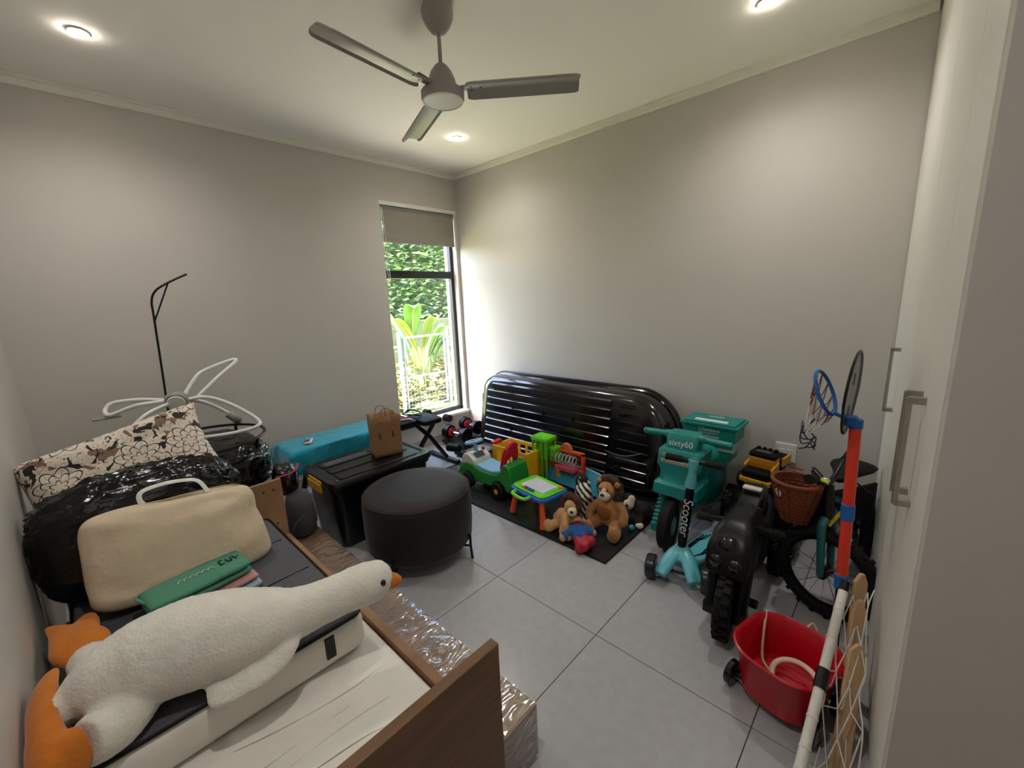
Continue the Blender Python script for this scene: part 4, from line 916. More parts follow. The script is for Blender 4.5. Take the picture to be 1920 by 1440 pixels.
blob(zb, 'body', [((2.03, -.80, .10), (.075, .075, .085)), ([(2.03, -.80, .15), (2.02, -.80, .21), (2.05, -.84, .235)], .055, .05), ((2.075, -.865, .215), (.034, .04, .034)), ([(2.06, -.83, .06), (2.10, -.9, .04)], .03, .028), ([(1.99, -.84, .05), (1.95, -.92, .04)], .03, .028)], ZM, disp=.003)
blob(zb, 'mane', [((2.0, -.785, .27), (.045, .04, .045)), ((1.985, -.77, .23), (.035, .035, .05))], DKB, disp=.012)
for s in (-1, 1): blob(zb, 'ear', [((2.04 + s*.035, -.82, .285), (.012, .01, .026))], ZM, sm=2)
blob(zb, 'hoof', [((1.925, -.955, .035), (.03, .035, .022))], mat('grey_plush', '8a8078', .95), sm=2)
dg = thing('dog_plush', 'dark brown and white plush dog at the end of the mat', 'plush toy', (2.29, -.62, MZ), 'plush toys on the mat')
blob(dg, 'body', [((2.30, -.55, .065), (.07, .065, .05)), ([(2.31, -.58, .05), (2.33, -.66, .035)], .028, .024), ([(2.26, -.57, .05), (2.27, -.64, .035)], .028, .024), ((2.235, -.60, .135), (.045, .045, .045))], DKB)
mz = blob(dg, 'muzzle', [((2.25, -.635, .125), (.034, .034, .034)), ((2.262, -.62, .155), (.022, .025, .03))], CRM, sm=2)
G().ell((2.255, -.669, .132), (.01, .007, .008), n=10, m=6).ob('nose', GLOSSB, mz)
blob(dg, 'ear', [((2.205, -.62, .155), (.014, .022, .032))], DKB, sm=2); blob(dg, 'paw', [((2.345, -.675, .03), (.026, .026, .018))], CRM, sm=2)
tag(G().ell((2.318, -.725, .03), (.018, .022, .0175)).ob('blue_toy_ball', mat('glossy_blue_toy', '2a9ab8', .2)), 'small glossy blue toy beside the plush dog', 'toy')

# ------------------------------------------------------------ ride-ons on the right
TEAL = mat('teal_plastic', '14857e', .36, var=.05); WPR = mat('white_lettering', 'e4e8e4', .5)
bx = 2.545
tb = thing('teal_ride_on_bike', 'teal plastic ride-on delivery bike with wide handlebar', 'ride-on toy', (bx, -.5, 0))
wheel(tb, (bx, -.73, .135), .135, .06, (1, .12, 0), RUBBER, TEAL, .62, treads=0, n=40)
for s in (-1, 1):
    G().tube([(bx + s*.08, -.72, .10)] + [(bx + s*.08, -.72 + .014*k, .10 + .019*k) for k in range(1, 12)], .02, 14).ob('fork_leg', TEAL, tb)
    for k in range(11): G().torus((bx + s*.08, -.72 + .014*k, .11 + .019*k), .02, .0075, (0, .55, .85), n=18, k=8).ob('fork_ring', TEAL, tb)
    G().cyl((bx + s*.08, -.72, .075), (bx + s*.08, -.72, .115), .027, n=16).ob('axle_cap', TEAL, tb)
G().rings([[Vector((bx + x, y - .0, z)) for x, y in rrect(-hw, hw, y0, y1, .03, 4)] for z, hw, y0, y1 in ((.275, .115, -.66, -.50), (.285, .13, -.685, -.48), (.345, .125, -.675, -.45), (.36, .10, -.655, -.44), (.42, .105, -.64, -.42), (.445, .125, -.64, -.42), (.53, .125, -.62, -.42), (.545, .11, -.61, -.43))]).ob('front_fairing', TEAL, tb, smooth=30, bevel=.006)
for z0, z1 in ((.462, .482), (.497, .518)):
    G().bb(bx - .095, bx + .095, -.64 + (z0-.45)*.25, -.625 + (z0-.45)*.25, z0, z1).ob('grille', mat('speckled_grille', 'a39a8c', .7, var=.45, vs=90), tb, smooth=0, bevel=.002)
G().rings([[Vector((bx + x, y, z)) for x, y in rrect(-hw, hw, y0, y1, .02, 4)] for z, hw, y0, y1 in ((.54, .085, -.60, -.47), (.60, .09, -.585, -.47), (.63, .085, -.57, -.475))]).ob('console', TEAL, tb, smooth=30, bevel=.006)
G().tube(spl([(bx - .25, -.52, .595), (bx - .13, -.53, .605), (bx - .06, -.54, .612), (bx + .06, -.54, .612), (bx + .13, -.53, .605), (bx + .25, -.52, .595)], 6), [.019]*8 + [.024]*15 + [.019]*8, 14).ob('handlebar', TEAL, tb, smooth=180)
for s in (-1, 1):
    for k in range(7): G().torus((bx + s*(.245 - .014*k), -.521, .5955), .0185, .003, (1, 0, 0), n=16, k=6).ob('grip_ring', TEAL, tb)
text('lettering', 'sixty60', .048, (bx - .0, -.5945, .578), (1, 0, 0), (0, .2, 1), WPR, tb)
G().rings([[Vector((bx + x, y, z)) for x, z in rrect(-hw, hw, z0, z1, .04, 5)] for y, hw, z0, z1 in ((-.46, .09, .17, .40), (-.44, .11, .15, .42), (-.34, .125, .14, .46), (-.22, .13, .15, .42), (-.12, .12, .17, .40), (-.10, .10, .19, .38))]).ob('tank_body', TEAL, tb, smooth=30, bevel=.008)
G().ell((bx + .05, -.40, .47), (.10, .09, .075), n=24, m=14).ob('tank_bulge', TEAL, tb)
for s in (-1, 1): wheel(tb, (bx + s*.185, -.22, .115), .115, .065, (1, 0, 0), BLACKM, BLACK, .5, treads=18)
# delivery box at the back
DTE = mat('box_teal', '12807a', .42, var=.04); LGR = mat('box_pale_band', '9fb5b0', .5)
dbx = thing('delivery_box', 'teal lidded delivery box with white lettering behind the teal bike', 'box', (2.59, -.20, .465))
B(2.44, 2.745, -.29, -.10, .468, .525).ob('pale_band', LGR, dbx, smooth=0, bevel=.004)
B(2.44, 2.745, -.29, -.10, .525, .615).ob('body', DTE, dbx, smooth=0, bevel=.004)
ld = B(2.422, 2.763, -.308, -.082, .612, .63).bb(2.44, 2.745, -.29, -.10, .63, .64).ob('lid', DTE, dbx, smooth=0, bevel=.004)
B(2.50, 2.69, -.27, -.235, .64, .644).ob('lid_print', WPR, ld, smooth=0)
text('lettering', 'sixty60', .03, (2.595, -.15, .6405), (1, 0, 0), (0, 1, 0), WPR, ld)
for s, z, sz in (('Checkers', .593, .032), ('groceries delivered in', .573, .013), ('60 minutes', .553, .027)): text('lettering', s, sz, (2.535, -.2915, z), (1, 0, 0), (0, 0, 1), WPR, dbx, align='LEFT')
text('lettering', 'sixty60', .032, (2.68, -.2915, .496), (1, 0, 0), (0, 0, 1), mat('teal_print', '2b7a74', .5), dbx)
G().bb(2.47, 2.72, -.28, -.12, .40, .466).ob('rear_rack', TEAL, tb, smooth=0, bevel=.006)
# scooter
AQ = mat('aqua_plastic', '63b9c8', .32, var=.04)
sc = thing('toy_scooter', 'aqua three wheel kick scooter with black lettered stem', 'scooter', (2.72, -.9, 0))
sq = rot('Z', 14); sb_ = Vector((2.715, -1.0, 0))
def sl(x, y, z): return sb_ + sq @ Vector((x, y, z))
sd_ = rot('Z', -6)
def sk_(x, y, z): return sb_ + sd_ @ Vector((x, .06 + (y - .06)*.92, z))
g = G(); g.tube([sl(0, .11, .10), sl(0, .085, .155)], [.05, .03], 18)
for s_ in (-1, 1): g.tube(spl([sl(s_*.012, .085, .135), sl(s_*.045, .03, .105), sl(s_*.082, -.045, .05)], 5), [.034, .036, .037, .038, .038, .038, .038, .038, .037, .036, .034], 16, flat=.62)
g.tube([sl(0, .08, .11), sl(0, .03, .085)], [.05, .03], 14).ob('fork_shield', AQ, sc, remesh=.005, sm=3)
for s_ in (-1, 1): wheel(sc, sl(s_*.13, -.005, .06), .06, .048, sq @ X, mat('smoky_wheel', '22272c', .25), mat('teal_wheel_hub', '1c6f82', .4), .62)
G().cyl(sl(-.13, 0, .06), sl(.13, 0, .06), .008, n=10).ob('axle', BLACK, sc)
B0 = [(-.05, .08), (-.062, .16), (-.06, .30), (-.045, .42), (-.02, .45), (.02, .45), (.045, .42), (.06, .30), (.062, .16), (.05, .08)]
G().rings([[sk_(x, y, z) for x, y in B0] for z in (.075, .098)]).ob('deck', AQ, sc, smooth=30, bevel=.006)
for s in (-1, 1):
    for k in range(3):
        pts = [sk_(s*(.014 + .012*k), .40 - .015*k, .1), sk_(s*(.016 + .012*k), .34 - .01*k, .1), sk_(s*(.03 + .008*k), .30, .1), sk_(s*(.034 + .007*k), .18 + .012*k, .1), sk_(s*(.018 + .01*k), .13 + .02*k, .1)]
        G().tube(pts, .0028, 6).ob('grip_stripe', BLACKM, sc)
wheel(sc, sk_(0, .46, .035), .035, .03, sd_ @ X, BLACKM, BLACK, .5)
st0, st1 = sl(0, .095, .15), sl(.035, .14, .60)
G().cyl(st0, st0 + (st1-st0)*.73, .021, n=18).ob('stem', BLACK, sc)
G().tube([st0 + (st1-st0)*k for k in (.70, .74, .84, .88)], [.027, .028, .021, .018], 16).ob('stem_clamp', AQ, sc)
G().tube([st0 + (st1-st0)*k for k in (.85, .90, .96, 1.02)], [.016, .02, .026, .028], 16).ob('bar_clamp', AQ, sc)
bx_ = (sq @ X); bx_ = Vector((.975, .16, -.03)).normalized()
G().cyl(st1 - bx_*.135, st1 + bx_*.135, .013, n=14).ob('handlebar', BLACK, sc)
for s in (-1, 1): G().tube([st1 + bx_*s*t for t in (.05, .06, .125, .135)], [.014, .017, .017, .02], 14).ob('grip', RUBBER, sc)
up = (st1 - st0).normalized(); fnrm = (CAM - (st0+st1)/2); fnrm = (Vector((.30, -1, 0)) - up*Vector((.30, -1, 0)).dot(up)).normalized()
text('lettering', 'Scooter', .062, st0 + (st1-st0)*.36 + fnrm*.0218, -up, fnrm.cross(-up), WPR, sc, shear=.15)

# black ride-on motorbike
mb = thing('black_ride_on_bike', 'black battery ride-on motorbike with chunky treaded front wheel', 'ride-on toy', (2.985, -.95, 0))
wheel(mb, (2.985, -1.19, .135), .13, .06, (1, .12, 0), RUBBER, BLACK, .5, treads=20, n=40)
for s in (-1, 1):
    G().tube([(2.985 + s*.055, -1.19, .11), (2.98 + s*.055, -1.10, .36)], [.028, .032], 12).ob('fork_leg', BLACK, mb)
    G().bb(2.985 + s*.055 - .028, 2.985 + s*.055 + .028, -1.215, -1.165, .08, .13).ob('fork_foot', BLACK, mb, smooth=0, bevel=.006)
G().rings([[Vector((2.975 + x, y, z)) for x, y in rrect(-hw, hw, y0, y1, .03, 4)] for z, hw, y0, y1 in ((.265, .07, -1.19, -1.05), (.275, .085, -1.20, -1.0), (.36, .085, -1.18, -.96), (.42, .075, -1.13, -.90), (.455, .055, -1.08, -.86), (.465, .04, -1.05, -.87))]).ob('front_cowl', BLACK, mb, smooth=30, bevel=.008)
for dx, z in ((-.035, .325), (.04, .325)): G().lathe([(.026, 0), (.026, .012), (.018, .018), (.002, .02)], (2.975 + dx, -1.185, z), (0, -1, .25), n=20).ob('headlight', GLOSSB, mb)
G().lathe([(.04, 0), (.04, .012), (.03, .02), (.002, .022)], (2.975, -1.145, .385), (0, -1, .45), n=24).ob('dash_dial', GLOSSB, mb)
G().rings([[Vector((2.965 + x, y, z)) for x, z in rrect(-hw, hw, z0, z1, .03, 5)] for y, hw, z0, z1 in ((-1.06, .06, .20, .40), (-.95, .075, .17, .43), (-.85, .08, .15, .40), (-.75, .075, .14, .34), (-.66, .07, .15, .33), (-.58, .06, .18, .38), (-.56, .045, .22, .40))]).ob('body', BLACKM, mb, smooth=30, bevel=.008)
G().rings([[Vector((2.945 + x, y, z)) for x, z in rrect(-hw, hw, z0, z1, .02, 5)] for y, hw, z0, z1 in ((-.76, .05, .34, .38), (-.72, .055, .34, .43), (-.62, .055, .34, .455), (-.59, .045, .36, .45))]).ob('seat_back', BLACK, mb, smooth=30, bevel=.006)
G().bb(2.90, 2.985, -.705, -.665, .452, .466).ob('pale_badge', mat('pale_badge', 'cfcac0', .5), mb, smooth=0, bevel=.006)
G().tube(spl([(2.80, -.97, .385), (2.87, -1.0, .41), (2.975, -1.03, .44), (3.06, -.99, .415), (3.12, -.95, .39)], 6), .014, 12).ob('handlebar', BLACK, mb, smooth=180)
for a, b_ in (((2.79, -.968, .383), (2.85, -.99, .40)), ((3.075, -.975, .405), (3.13, -.945, .388))):
    G().cyl(a, b_, .019, n=14).ob('grip', RUBBER, mb)
for s in (-1, 1): wheel(mb, (2.965 + s*.092, -.60, .11), .105, .05, (1, 0, 0), RUBBER, BLACK, .5, treads=18)
G().bb(2.93, 3.09, -1.135, -1.10, .13, .155).ob('foot_peg', BLACK, mb, smooth=0, bevel=.006)

# black ride-on quad and yellow truck on it
qd = thing('black_ride_on_quad', 'matt black ride-on car body under the yellow truck', 'ride-on toy', (2.93, -.29, 0))
G().rings([[Vector((2.93 + x, y, z)) for x, y in rrect(-hw, hw, y0, y1, .06, 5)] for z, hw, y0, y1 in ((.07, .13, -.46, -.12), (.10, .155, -.49, -.10), (.22, .16, -.50, -.09), (.29, .145, -.47, -.10), (.308, .12, -.44, -.12))]).ob('body', BLACKM, qd, smooth=30, bevel=.01)
G().bb(2.79, 2.86, -.14, -.06, .30, .44).ob('backrest', BLACKM, qd, smooth=0, bevel=.02)
for s in (-1, 1):
    for y in (-.42, -.17): wheel(qd, (2.93 + s*.15, y, .085), .085, .05, (1, 0, 0), RUBBER, BLACK, .5)
tk = thing('toy_truck', 'black and yellow toy dump truck standing on the black ride-on', 'toy truck', (2.90, -.28, .31)); tq = rot('Z', -8); tc_ = Vector((2.905, -.27, .31))
def tl(c, d, nm, m, bev=.006, r=None): return G().box(tc_ + tq @ Vector(c), d, tq @ (r or Matrix.Identity(3))).ob(nm, m, tk, smooth=0, bevel=bev)
TY = mat('truck_yellow', 'd49a16', .4, var=.05)
tl((0, 0, .062), (.13, .25, .03), 'chassis', BLACK); tl((0, -.095, .10), (.145, .085, .055), 'bonnet', BLACKM, .014); tl((0, -.115, .066), (.16, .055, .028), 'bumper', TY, .006)
for s in (-1, 1): tl((s*.04, -.147, .066), (.008, .01, .03), 'bumper_bar', TY, .002)
tl((0, -.015, .148), (.135, .085, .07), 'cab', TY, .01); tl((0, -.058, .158), (.115, .006, .04), 'windscreen', mat('amber_window', 'c77a12', .25), .003); tl((0, -.01, .195), (.14, .10, .03), 'cab_roof', BLACKM, .01); tl((0, -.03, .213), (.08, .05, .006), 'roof_hatch', GLOSSB, .003)
for k in range(4): G().ell(tc_ + tq @ Vector((-.045 + .03*k, .02, .216)), (.012, .012, .009), n=12, m=8).ob('roof_lamp', BLACKM, tk)
tl((0, .09, .135), (.15, .12, .07), 'dump_bed', BLACKM, .008)
for s in (-1, 1):
    tl((s*.07, -.05, .105), (.012, .10, .10), 'side_frame', TY, .005, rot('X', 12)); tl((s*.076, .09, .15), (.012, .12, .05), 'bed_side', TY, .004)
    for y in (-.085, .085): wheel(tk, tc_ + tq @ Vector((s*.082, y, .046)), .046, .035, tq @ X, RUBBER, TY, .45)

# ------------------------------------------------------------ kids bicycle
bk = thing('kids_bicycle', 'teal and black kids bicycle with brown basket by the wardrobe', 'bicycle', (3.25, -.6, 0))
wc = Vector((3.27, -.80, .205)); wax = Vector((.30, 1, .0)).normalized()
def spoked(c, ax, r, nm='wheel'):
    c = Vector(c); ax = Vector(ax).normalized(); e1 = ax.cross(Z).normalized()
    o = G().torus(c, r - .024, .026, ax, n=56, k=12).ob('tyre', RUBBER, bk)
    G().torus(c, r - .052, .007, ax, n=48, k=6).ob('rim', BLACK, o)
    e2 = ax.cross(e1)
    for k in range(16):
        a = 2*pi*k/16; d = e1*cos(a) + e2*sin(a); d2 = e1*cos(a + .35*(1 if k % 2 else -1)) + e2*sin(a + .35*(1 if k % 2 else -1))
        G().cyl(c + d2*.016 + ax*(.018 if k % 2 else -.018), c + d*(r - .055), .0013, n=5).ob('spoke', CHROME if k % 3 else BLACK, o)
    G().cyl(c - ax*.035, c + ax*.035, .02, n=16).ob('hub', BLACK, o)
    g = G(); k_ = 44
    for k in range(k_):
        a = 2*pi*k/k_; d = e1*cos(a) + e2*sin(a); t = ax.cross(d); g.box(c + d*(r + .001) + ax*(.012*(1 if k % 2 else -1)), (.02, .016, .006), Matrix((ax, t, d)).transposed())
    q = g.ob('tread', RUBBER, o, smooth=0); q['kind'] = 'stuff'
    return o
spoked(wc, wax, .20)
BTE = mat('bike_teal_paint', '1c5f66', .3, var=.05, coat=.4)
crown = Vector((3.255, -.775, .43)); hd0 = Vector((3.25, -.755, .50)); hd1 = Vector((3.243, -.735, .585))
for s in (-1, 1): G().tube([wc + wax*s*.045, crown + wax*s*.045, crown + wax*s*.02 + Z*.02], [.013, .018, .018], 12).ob('fork_leg', BTE, bk)
G().tube([crown, hd1], .02, 14).ob('head_tube', BLACK, bk)
G().tube([(3.26, -.73, .47), (3.31, -.52, .30), (3.33, -.42, .23)], .021, 12).ob('down_tube', BTE, bk)
G().tube([(3.255, -.73, .52), (3.31, -.48, .42)], .017, 12).ob('top_tube', BTE, bk)
G().tube([(3.33, -.42, .22), (3.31, -.45, .46), (3.305, -.46, .55)], .015, 12).ob('seat_tube', BLACK, bk)
g = G(); rs = []
for t, w_, h in ((0, .02, .012), (.04, .03, .018), (.12, .055, .024), (.19, .085, .028), (.235, .09, .028), (.26, .06, .02)):
    rs.append([Vector((3.265 + .15*t*1.0 + w_*cos(a), -.60 + t, .562 + h*sin(a) + .02*t)) for a in [2*pi*k/18 for k in range(18)]])
G().rings(rs).ob('saddle', BLACKM, bk, smooth=180)
spoked((3.36, -.245, .205), (1, .12, 0), .19)
for s in (-1, 1): G().tube([(3.33 + s*.045, -.41, .22), (3.36 + s*.05, -.245, .205)], .01, 8).ob('chain_stay', BLACK, bk); G().tube([(3.31 + s*.03, -.46, .46), (3.36 + s*.05, -.245, .205)], .008, 8).ob('seat_stay', BLACK, bk)
hb = Vector((3.243, -.735, .60)); hx = Vector((.22, 1, 0)).normalized()
G().tube(spl([hb - hx*.20 + Z*.07, hb - hx*.13 + Z*.05, hb - hx*.04, hb + hx*.04, hb + hx*.13 + Z*.05, hb + hx*.20 + Z*.07], 6), .0115, 12).ob('handlebar', BLACK, bk, smooth=180)
for s in (-1, 1): G().tube([hb + hx*s*.155 + Z*.057, hb + hx*s*.225 + Z*.075], [.017, .019], 14).ob('grip', RUBBER, bk)
G().ell(hb + Vector((-.01, -.05, .02)), (.018, .018, .014), n=14, m=8).ob('bell', CHROME, bk)
G().tube(spl([hb + Vector((0, -.09, .035)), hb + Vector((-.03, -.12, .05)), hb + Vector((.01, -.14, .045))], 4), .006, 8).ob('brake_lever', mat('neon_lever', 'c8d830', .4), bk)
g = G()
for k in range(3): g.tube(spl([hb + Vector((-.01, -.02*k, .0)), hb + Vector((-.06, -.03 - .02*k, .06 - .01*k)), hb + Vector((-.02, .0, -.05)), crown + Vector((0, 0, .02))], 6), .003, 6)
g.ob('cable', BLACK, bk)
G().tube(spl([hb + Vector((-.10, .03, .015)), hb + Vector((-.16, 0, .03)), hb + Vector((-.10, -.05, .028)), hb + Vector((-.02, -.04, .02))], 6), .003, 6).ob('red_cable', mat('red_cable', '8a3038', .5), bk)
# basket
WIC = mat('brown_wicker', '7a3c1e', .6, var=.15)
bc = Vector((3.135, -.775, 0)); g = G(); nb = 40
prof = [(.40, .045), (.44, .057), (.49, .069), (.54, .080), (.585, .088)]
ring = lambda z, r, k, q=0: bc + Vector((1.05*(r+q)*cos(k) - .10*(z-.48)*.2, 1.0*(r+q)*sin(k), z))
bas = G(); bas.rings([[ring(z, r, 2*pi*k/nb) for k in range(nb)] for z, r in prof] + [[ring(z, r, 2*pi*k/nb, -.004) for k in range(nb)] for z, r in prof[::-1]], cap=False)
bas._add([ring(.401, .045, 2*pi*k/nb) for k in range(nb)], [tuple(range(nb))])
bask = bas.ob('basket', WIC, bk, smooth=50)
for i in range(11):
    z = .405 + .0172*i; r = .046 + .042*(z-.40)/.185; G().tube([ring(z, r, 2*pi*k/nb, .0035*(1 if (k + i) % 2 else -1)) for k in range(nb)], .0045, 6, closed=True).ob('weave', WIC, bask)
for k in range(14): G().tube([ring(z, r, 2*pi*k/14, .004) for z, r in prof], .004, 6).ob('upright', WIC, bask)
G().tube([ring(.587, .089, 2*pi*k/nb) for k in range(nb)], .0085, 8, closed=True).ob('rim', WIC, bask)
G().lathe([(.02, 0), (.018, .004), (.002, .005)], bc + Vector((-.058, -.055, .535)), (-.75, -.65, -.2), n=20).ob('badge', WHITE, bask)
G().tube(spl([crown + Vector((.01, -.03, 0)), crown + Vector((.035, -.02, .05)), crown + Vector((.05, -.03, .08))], 4), .012, 8, flat=.4).ob('yellow_decal', mat('yellow_decal', 'c9a51e', .5), bk)
for s in (-1, 1): G().bb(3.33 + s*.10 - .03, 3.33 + s*.10 + .03, -.47, -.39, .215, .235).ob('pedal', BLACK, bk, smooth=0, bevel=.004) if s < 0 else None
# black curved panel behind the bicycle
pn = thing('black_tray', 'black curved shell with strap wedged between bicycle and wardrobe', 'shell', (3.33, -.62, .3))
def pnf(u, v):
    a = (u-.5); x = 3.175 + .215*u; y = -.675 + .30*(u-.15)**2 - .0*v; z = .345 + .15*v + .035*u - .05*abs(2*u-1)**3*(1-v) + .02*sin(pi*u)
    return (x, y + .05*(v-.5)**2, z)
G().grid(pnf, 20, 10).ob('shell', BLACKM, pn, smooth=180, solid=.012)
G().tube(spl([(3.30, -.63, .60), (3.35, -.60, .55), (3.388, -.56, .51)], 5), .004, 8).ob('strap', BLACK, pn)

# ------------------------------------------------------------ red tub wagon
RED = mat('red_tub_plastic', 'b8061c', .28, var=.06)
rt = thing('red_tub_wagon', 'red plastic tub wagon with black wheels in front of the bicycle', 'wagon', (3.25, -1.40, 0))
ra = radians(-14); rc = Vector((3.235, -1.365, 0)); rex = Vector((cos(ra), sin(ra), 0)); rey = Vector((-sin(ra), cos(ra), 0))
def rtr(hw, hd_, r, z): return [rc + rex*x + rey*y + Z*z for x, y in rrect(-hw, hw, -hd_, hd_, r, 8)]
G().rings([rtr(.10, .105, .07, .03), rtr(.115, .12, .08, .036), rtr(.136, .143, .10, .19), rtr(.146, .153, .11, .202), rtr(.15, .157, .115, .211), rtr(.143, .15, .108, .215), rtr(.13, .137, .095, .202), rtr(.11, .116, .075, .066), rtr(.09, .095, .06, .062)]).ob('tub', RED, rt, smooth=40)
for k in range(3): G().tube(rtr(.08 - .022*k, .085 - .022*k, .05 - .012*k, .063), .002, 6, closed=True).ob('floor_ring', RED, rt)
for sx in (-1, 1):
    for sy in (-1, 1): wheel(rt, rc + rex*(sx*.135) + rey*(sy*.085) + Z*.046, .046, .024, rex, GLOSSB, BLACK, .45)
for sy in (-1, 1): G().cyl(rc - rex*.135 + rey*sy*.085 + Z*.046, rc + rex*.135 + rey*sy*.085 + Z*.046, .006, n=8).ob('axle', BLACK, rt)
ROPE = mat('beige_rope', 'c4a98c', .85, var=.15, vs=80)
ropep = [rc - rex*.125 + rey*.115 + Z*.217, rc - rex*.105 + rey*.06 + Z*.17, rc - rex*.08 + rey*.01 + Z*.10, rc - rex*.045 - rey*.01 + Z*.085]
G().tube(spl(ropep, 8), .0045, 8).ob('pull_rope', ROPE, rt, smooth=180)
G().tube(spl([rc - rex*.0 + rey*.15 + Z*.212, rc + rex*.01 + rey*.168 + Z*.225, rc + rex*.03 + rey*.16 + Z*.20], 6), .0045, 8).ob('rope_knot', ROPE, rt, smooth=180)
G().tube([rc + rex*(.03 + .072*cos(a)) + rey*(.01 + .052*sin(a)) + Z*(.095 + .03*sin(a)) for a in [2*pi*k/36 for k in range(36)]], .0095, 10, closed=True, flat=.6).ob('pull_ring', mat('beige_ring', 'd3bda4', .5), rt, smooth=180)

# ------------------------------------------------------------ basketball stand, goal and timber against the wardrobe
ORP = mat('orange_red_pole', 'e63a24', .35, var=.04); BLP = mat('blue_collar', '1763b0', .4, var=.04)
bbs = thing('basketball_stand', 'toy basketball hoop on red pole with blue collars by the wardrobe', 'basketball hoop', (3.35, -1.2, 0))
p0, p1 = Vector((3.347, -1.205, .43)), Vector((3.331, -1.19, 1.0))
for t0, t1 in ((.0, .42), (.46, .97)): G().cyl(p0 + (p1-p0)*t0, p0 + (p1-p0)*t1, .0165, n=20).ob('pole_section', ORP, bbs)
for t0, t1 in ((-.04, .05), (.40, .50), (.955, 1.01)): G().cyl(p0 + (p1-p0)*t0, p0 + (p1-p0)*t1, .0195, n=20).ob('collar', BLP, bbs, bevel=.003)
G().cyl((3.352, -1.21, .0), p0, .013, n=14).ob('lower_pole', BLACK, bbs)
G().bb(3.30, 3.40, -1.26, -1.16, 0, .02).ob('base', BLACK, bbs, smooth=0, bevel=.006)
G().bb(3.30, 3.335, -1.215, -1.175, .985, 1.015).ob('bracket', BLP, bbs, smooth=0, bevel=.004)
# backboard plane: contains roughly y and z, slightly turned
be = Vector((.055, 1, .0)).normalized(); bn = Vector((-1, .055, .0)).normalized(); bo_ = Vector((3.312, -1.19, 1.09)); bz = Vector((.05, 0, 1)).normalized()
out = [(.125*cos(a)*(1 if sin(a) > -.2 else .92), .135*sin(a) + (.0 if sin(a) > 0 else .0)) for a in [2*pi*k/40 for k in range(40)]]
brd = G().prism(out, bo_, be, bz, .004).ob('backboard', glass('smoky_acrylic', (.62, .62, .62), .12, .12), bbs, smooth=25)
G().tube([bo_ + be*x + bz*y for x, y in out], .004, 8, closed=True).ob('backboard_rim', BLACK, bbs)
for x, y in ((.03, -.05), (.03, .06), (-.05, .1)): G().tube([bo_ + be*x + bz*y + bn*.004, bo_ + be*x + bz*(y-.04) + bn*.004], .003, 6).ob('backboard_line', BLACK, brd)
hc = Vector((3.245, -1.20, 1.085)); hu = Vector((.30, 0, -.75)).normalized(); hv = Vector((.1, 1, .05)).normalized()
hring = [hc + hu*(.074*cos(a)) + hv*(.07*sin(a)) for a in [2*pi*k/36 for k in range(36)]]
G().tube(hring, .0055, 8, closed=True).ob('hoop', BLP, bbs)
G().tube([hc + hu*.07, p1 + Vector((-.02, 0, 0))], .006, 8).ob('hoop_arm', BLP, bbs)
NET = mat('white_cord', 'dad8d4', .7); NETR = mat('maroon_cord', '8a4a50', .7); NAV = mat('navy_cord', '23264a', .6)
g = G(); g2 = G()
tip = hc + Vector((-.035, 0, -.13))
for k in range(10):
    a = 2*pi*k/10; b_ = a + .314; P0 = hc + hu*(.074*cos(a)) + hv*(.07*sin(a)); Pm = hc + (tip - hc)*.5 + hu*(.05*cos(b_)) + hv*(.05*sin(b_)); P1 = tip + hu*(.02*cos(a)) + hv*(.04*sin(a)); Pn = hc + hu*(.074*cos(a + .628)) + hv*(.07*sin(a + .628))
    g2.tube(spl([P0, (P0+Pm)/2 + Vector((0, 0, -.01)), Pm], 4), .0016, 5); g2.tube([Pn, Pm], .0016, 5)
    g.tube(spl([Pm, (Pm+P1)/2, P1], 4), .002, 5); g.tube([Pm, tip + hu*(.02*cos(a + .628)) + hv*(.04*sin(a + .628))], .002, 5)
g.ob('net', NET, bbs); g2.ob('net_top', NETR, bbs)
for k in range(4): G().tube(spl([tip + Vector((.02*cos(k + q), .03*sin(q*1.3 + k), .02 - .016*q + .01*sin(3*q + k))) for q in (0, .8, 1.8, 2.9, 4, 5, 6)], 5), .0022, 6).ob('cord_loop', NAV, bbs)

gl = thing('football_goal', 'toy football goal of taped white pipe with loose white net', 'goal', (3.36, -1.6, 0))
ga, gb = Vector((3.358, -1.27, .435)), Vector((3.337, -1.745, .172))
G().cyl(ga, ga + (gb-ga)*.50, .0135, n=18).ob('pipe', mat('white_taped_pipe', 'd8d4cc', .45, var=.06, vs=30, bump=.3, bs=40), gl); G().cyl(ga + (gb-ga)*.6, gb, .0135, n=18).ob('pipe', MATS['white_taped_pipe'], gl)
G().cyl(ga + (gb-ga)*.495, ga + (gb-ga)*.605, .0172, n=18).ob('black_tape', BLACK, gl)
for t in (.12, .3, .75, .9): G().cyl(ga + (gb-ga)*t, ga + (gb-ga)*(t + .012), .0148, n=18).ob('tape_ridge', MATS['white_taped_pipe'], gl)
G().tube([ga, ga + Vector((.004, .02, .03))], [.013, .0115], 14).ob('pipe_end', BLACK, gl)
G().tube(spl([gb, gb + Vector((-.01, -.12, -.06)), gb + Vector((-.012, -.20, -.155))], 5), .0135, 14).ob('pipe_bend', MATS['white_taped_pipe'], gl, smooth=180)
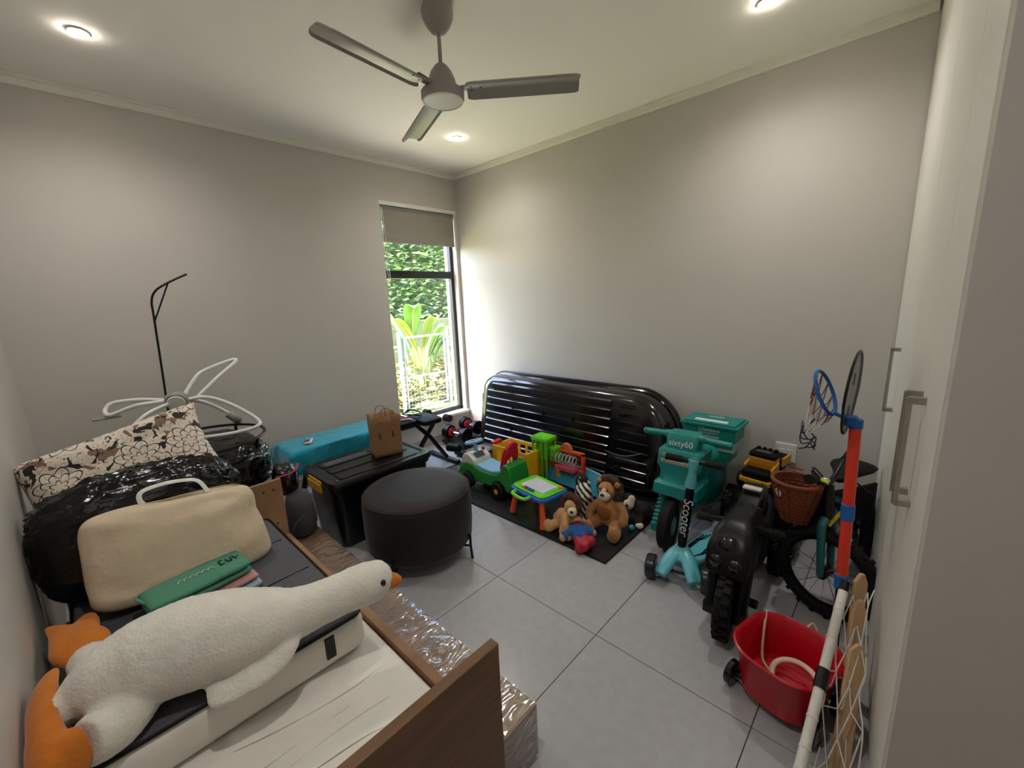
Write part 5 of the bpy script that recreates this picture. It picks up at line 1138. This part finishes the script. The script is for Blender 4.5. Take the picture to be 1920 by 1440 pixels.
gn = G(); rd = random.Random(11); rows, cols = 5, 8
def gnp(i, j):
    t = j/cols; a = ga + (gb-ga)*t; b_ = Vector((3.425 + .035*t, -1.20 - .52*t, .44 - .42*t)); u = i/rows
    p = a.lerp(b_, u) + Vector((0, 0, -.10*sin(pi*u)*(.3 + t)))
    return p + (Vector((rd.uniform(-.01, .01), rd.uniform(-.02, .02), rd.uniform(-.02, .015))) if 0 < i else Vector())
NP = [[gnp(i, j) for j in range(cols+1)] for i in range(rows+1)]
for i in range(rows):
    for j in range(cols):
        if (i + j) % 2 == 0:
            gn.tube([NP[i][j], NP[i+1][j+1]], .0019, 5)
            if j: gn.tube([NP[i][j], NP[i+1][j-1]], .0019, 5)
        if rd.random() < .28: gn.tube(spl([NP[i+1][j], NP[i+1][j].lerp(NP[i+1][j+1], .5) + Vector((0, 0, -.03)), NP[i+1][j+1]], 4), .0017, 5)
gn.tube(spl([NP[rows][j] for j in range(cols+1)], 4), .0019, 5)
gn.ob('net', NET, gl)
for i, (x0, y0, z0, x1, y1, z1, w_, lab) in enumerate(((3.412, -1.22, .0, 3.405, -1.15, .45, .042, 'tall pale pine slat leaning on the wardrobe behind the goal net'), (3.415, -1.40, .0, 3.412, -1.26, .42, .04, 'pale pine slat nearest the goal pipe against the wardrobe'), (3.42, -1.55, .0, 3.425, -1.36, .33, .05, 'short broad pine board lowest beside the goal net'))):
    tb_ = thing('timber_slat', lab, 'timber', (x0, y0, 0), 'pine slats leaning on the wardrobe'); a, b_ = Vector((x0, y0, z0)), Vector((x1, y1, z1)); d = (b_-a).normalized(); e = Vector((1, .75, 0)); e = (e - d*e.dot(d)).normalized(); h_ = (b_-a).length
    G().prism([(0, -w_/2), (h_*.93, -w_/2), (h_, -w_*.1), (h_, w_*.2), (h_*.93, w_/2), (0, w_/2)], a - Vector((.006, 0, 0)), d, e, .014).ob('plank', PALEW, tb_, smooth=20, bevel=.003)
    G().ell(b_ - d*.06 - X*.014, (.004, .006, .006), n=8, m=6).ob('screw', STEEL, tb_)
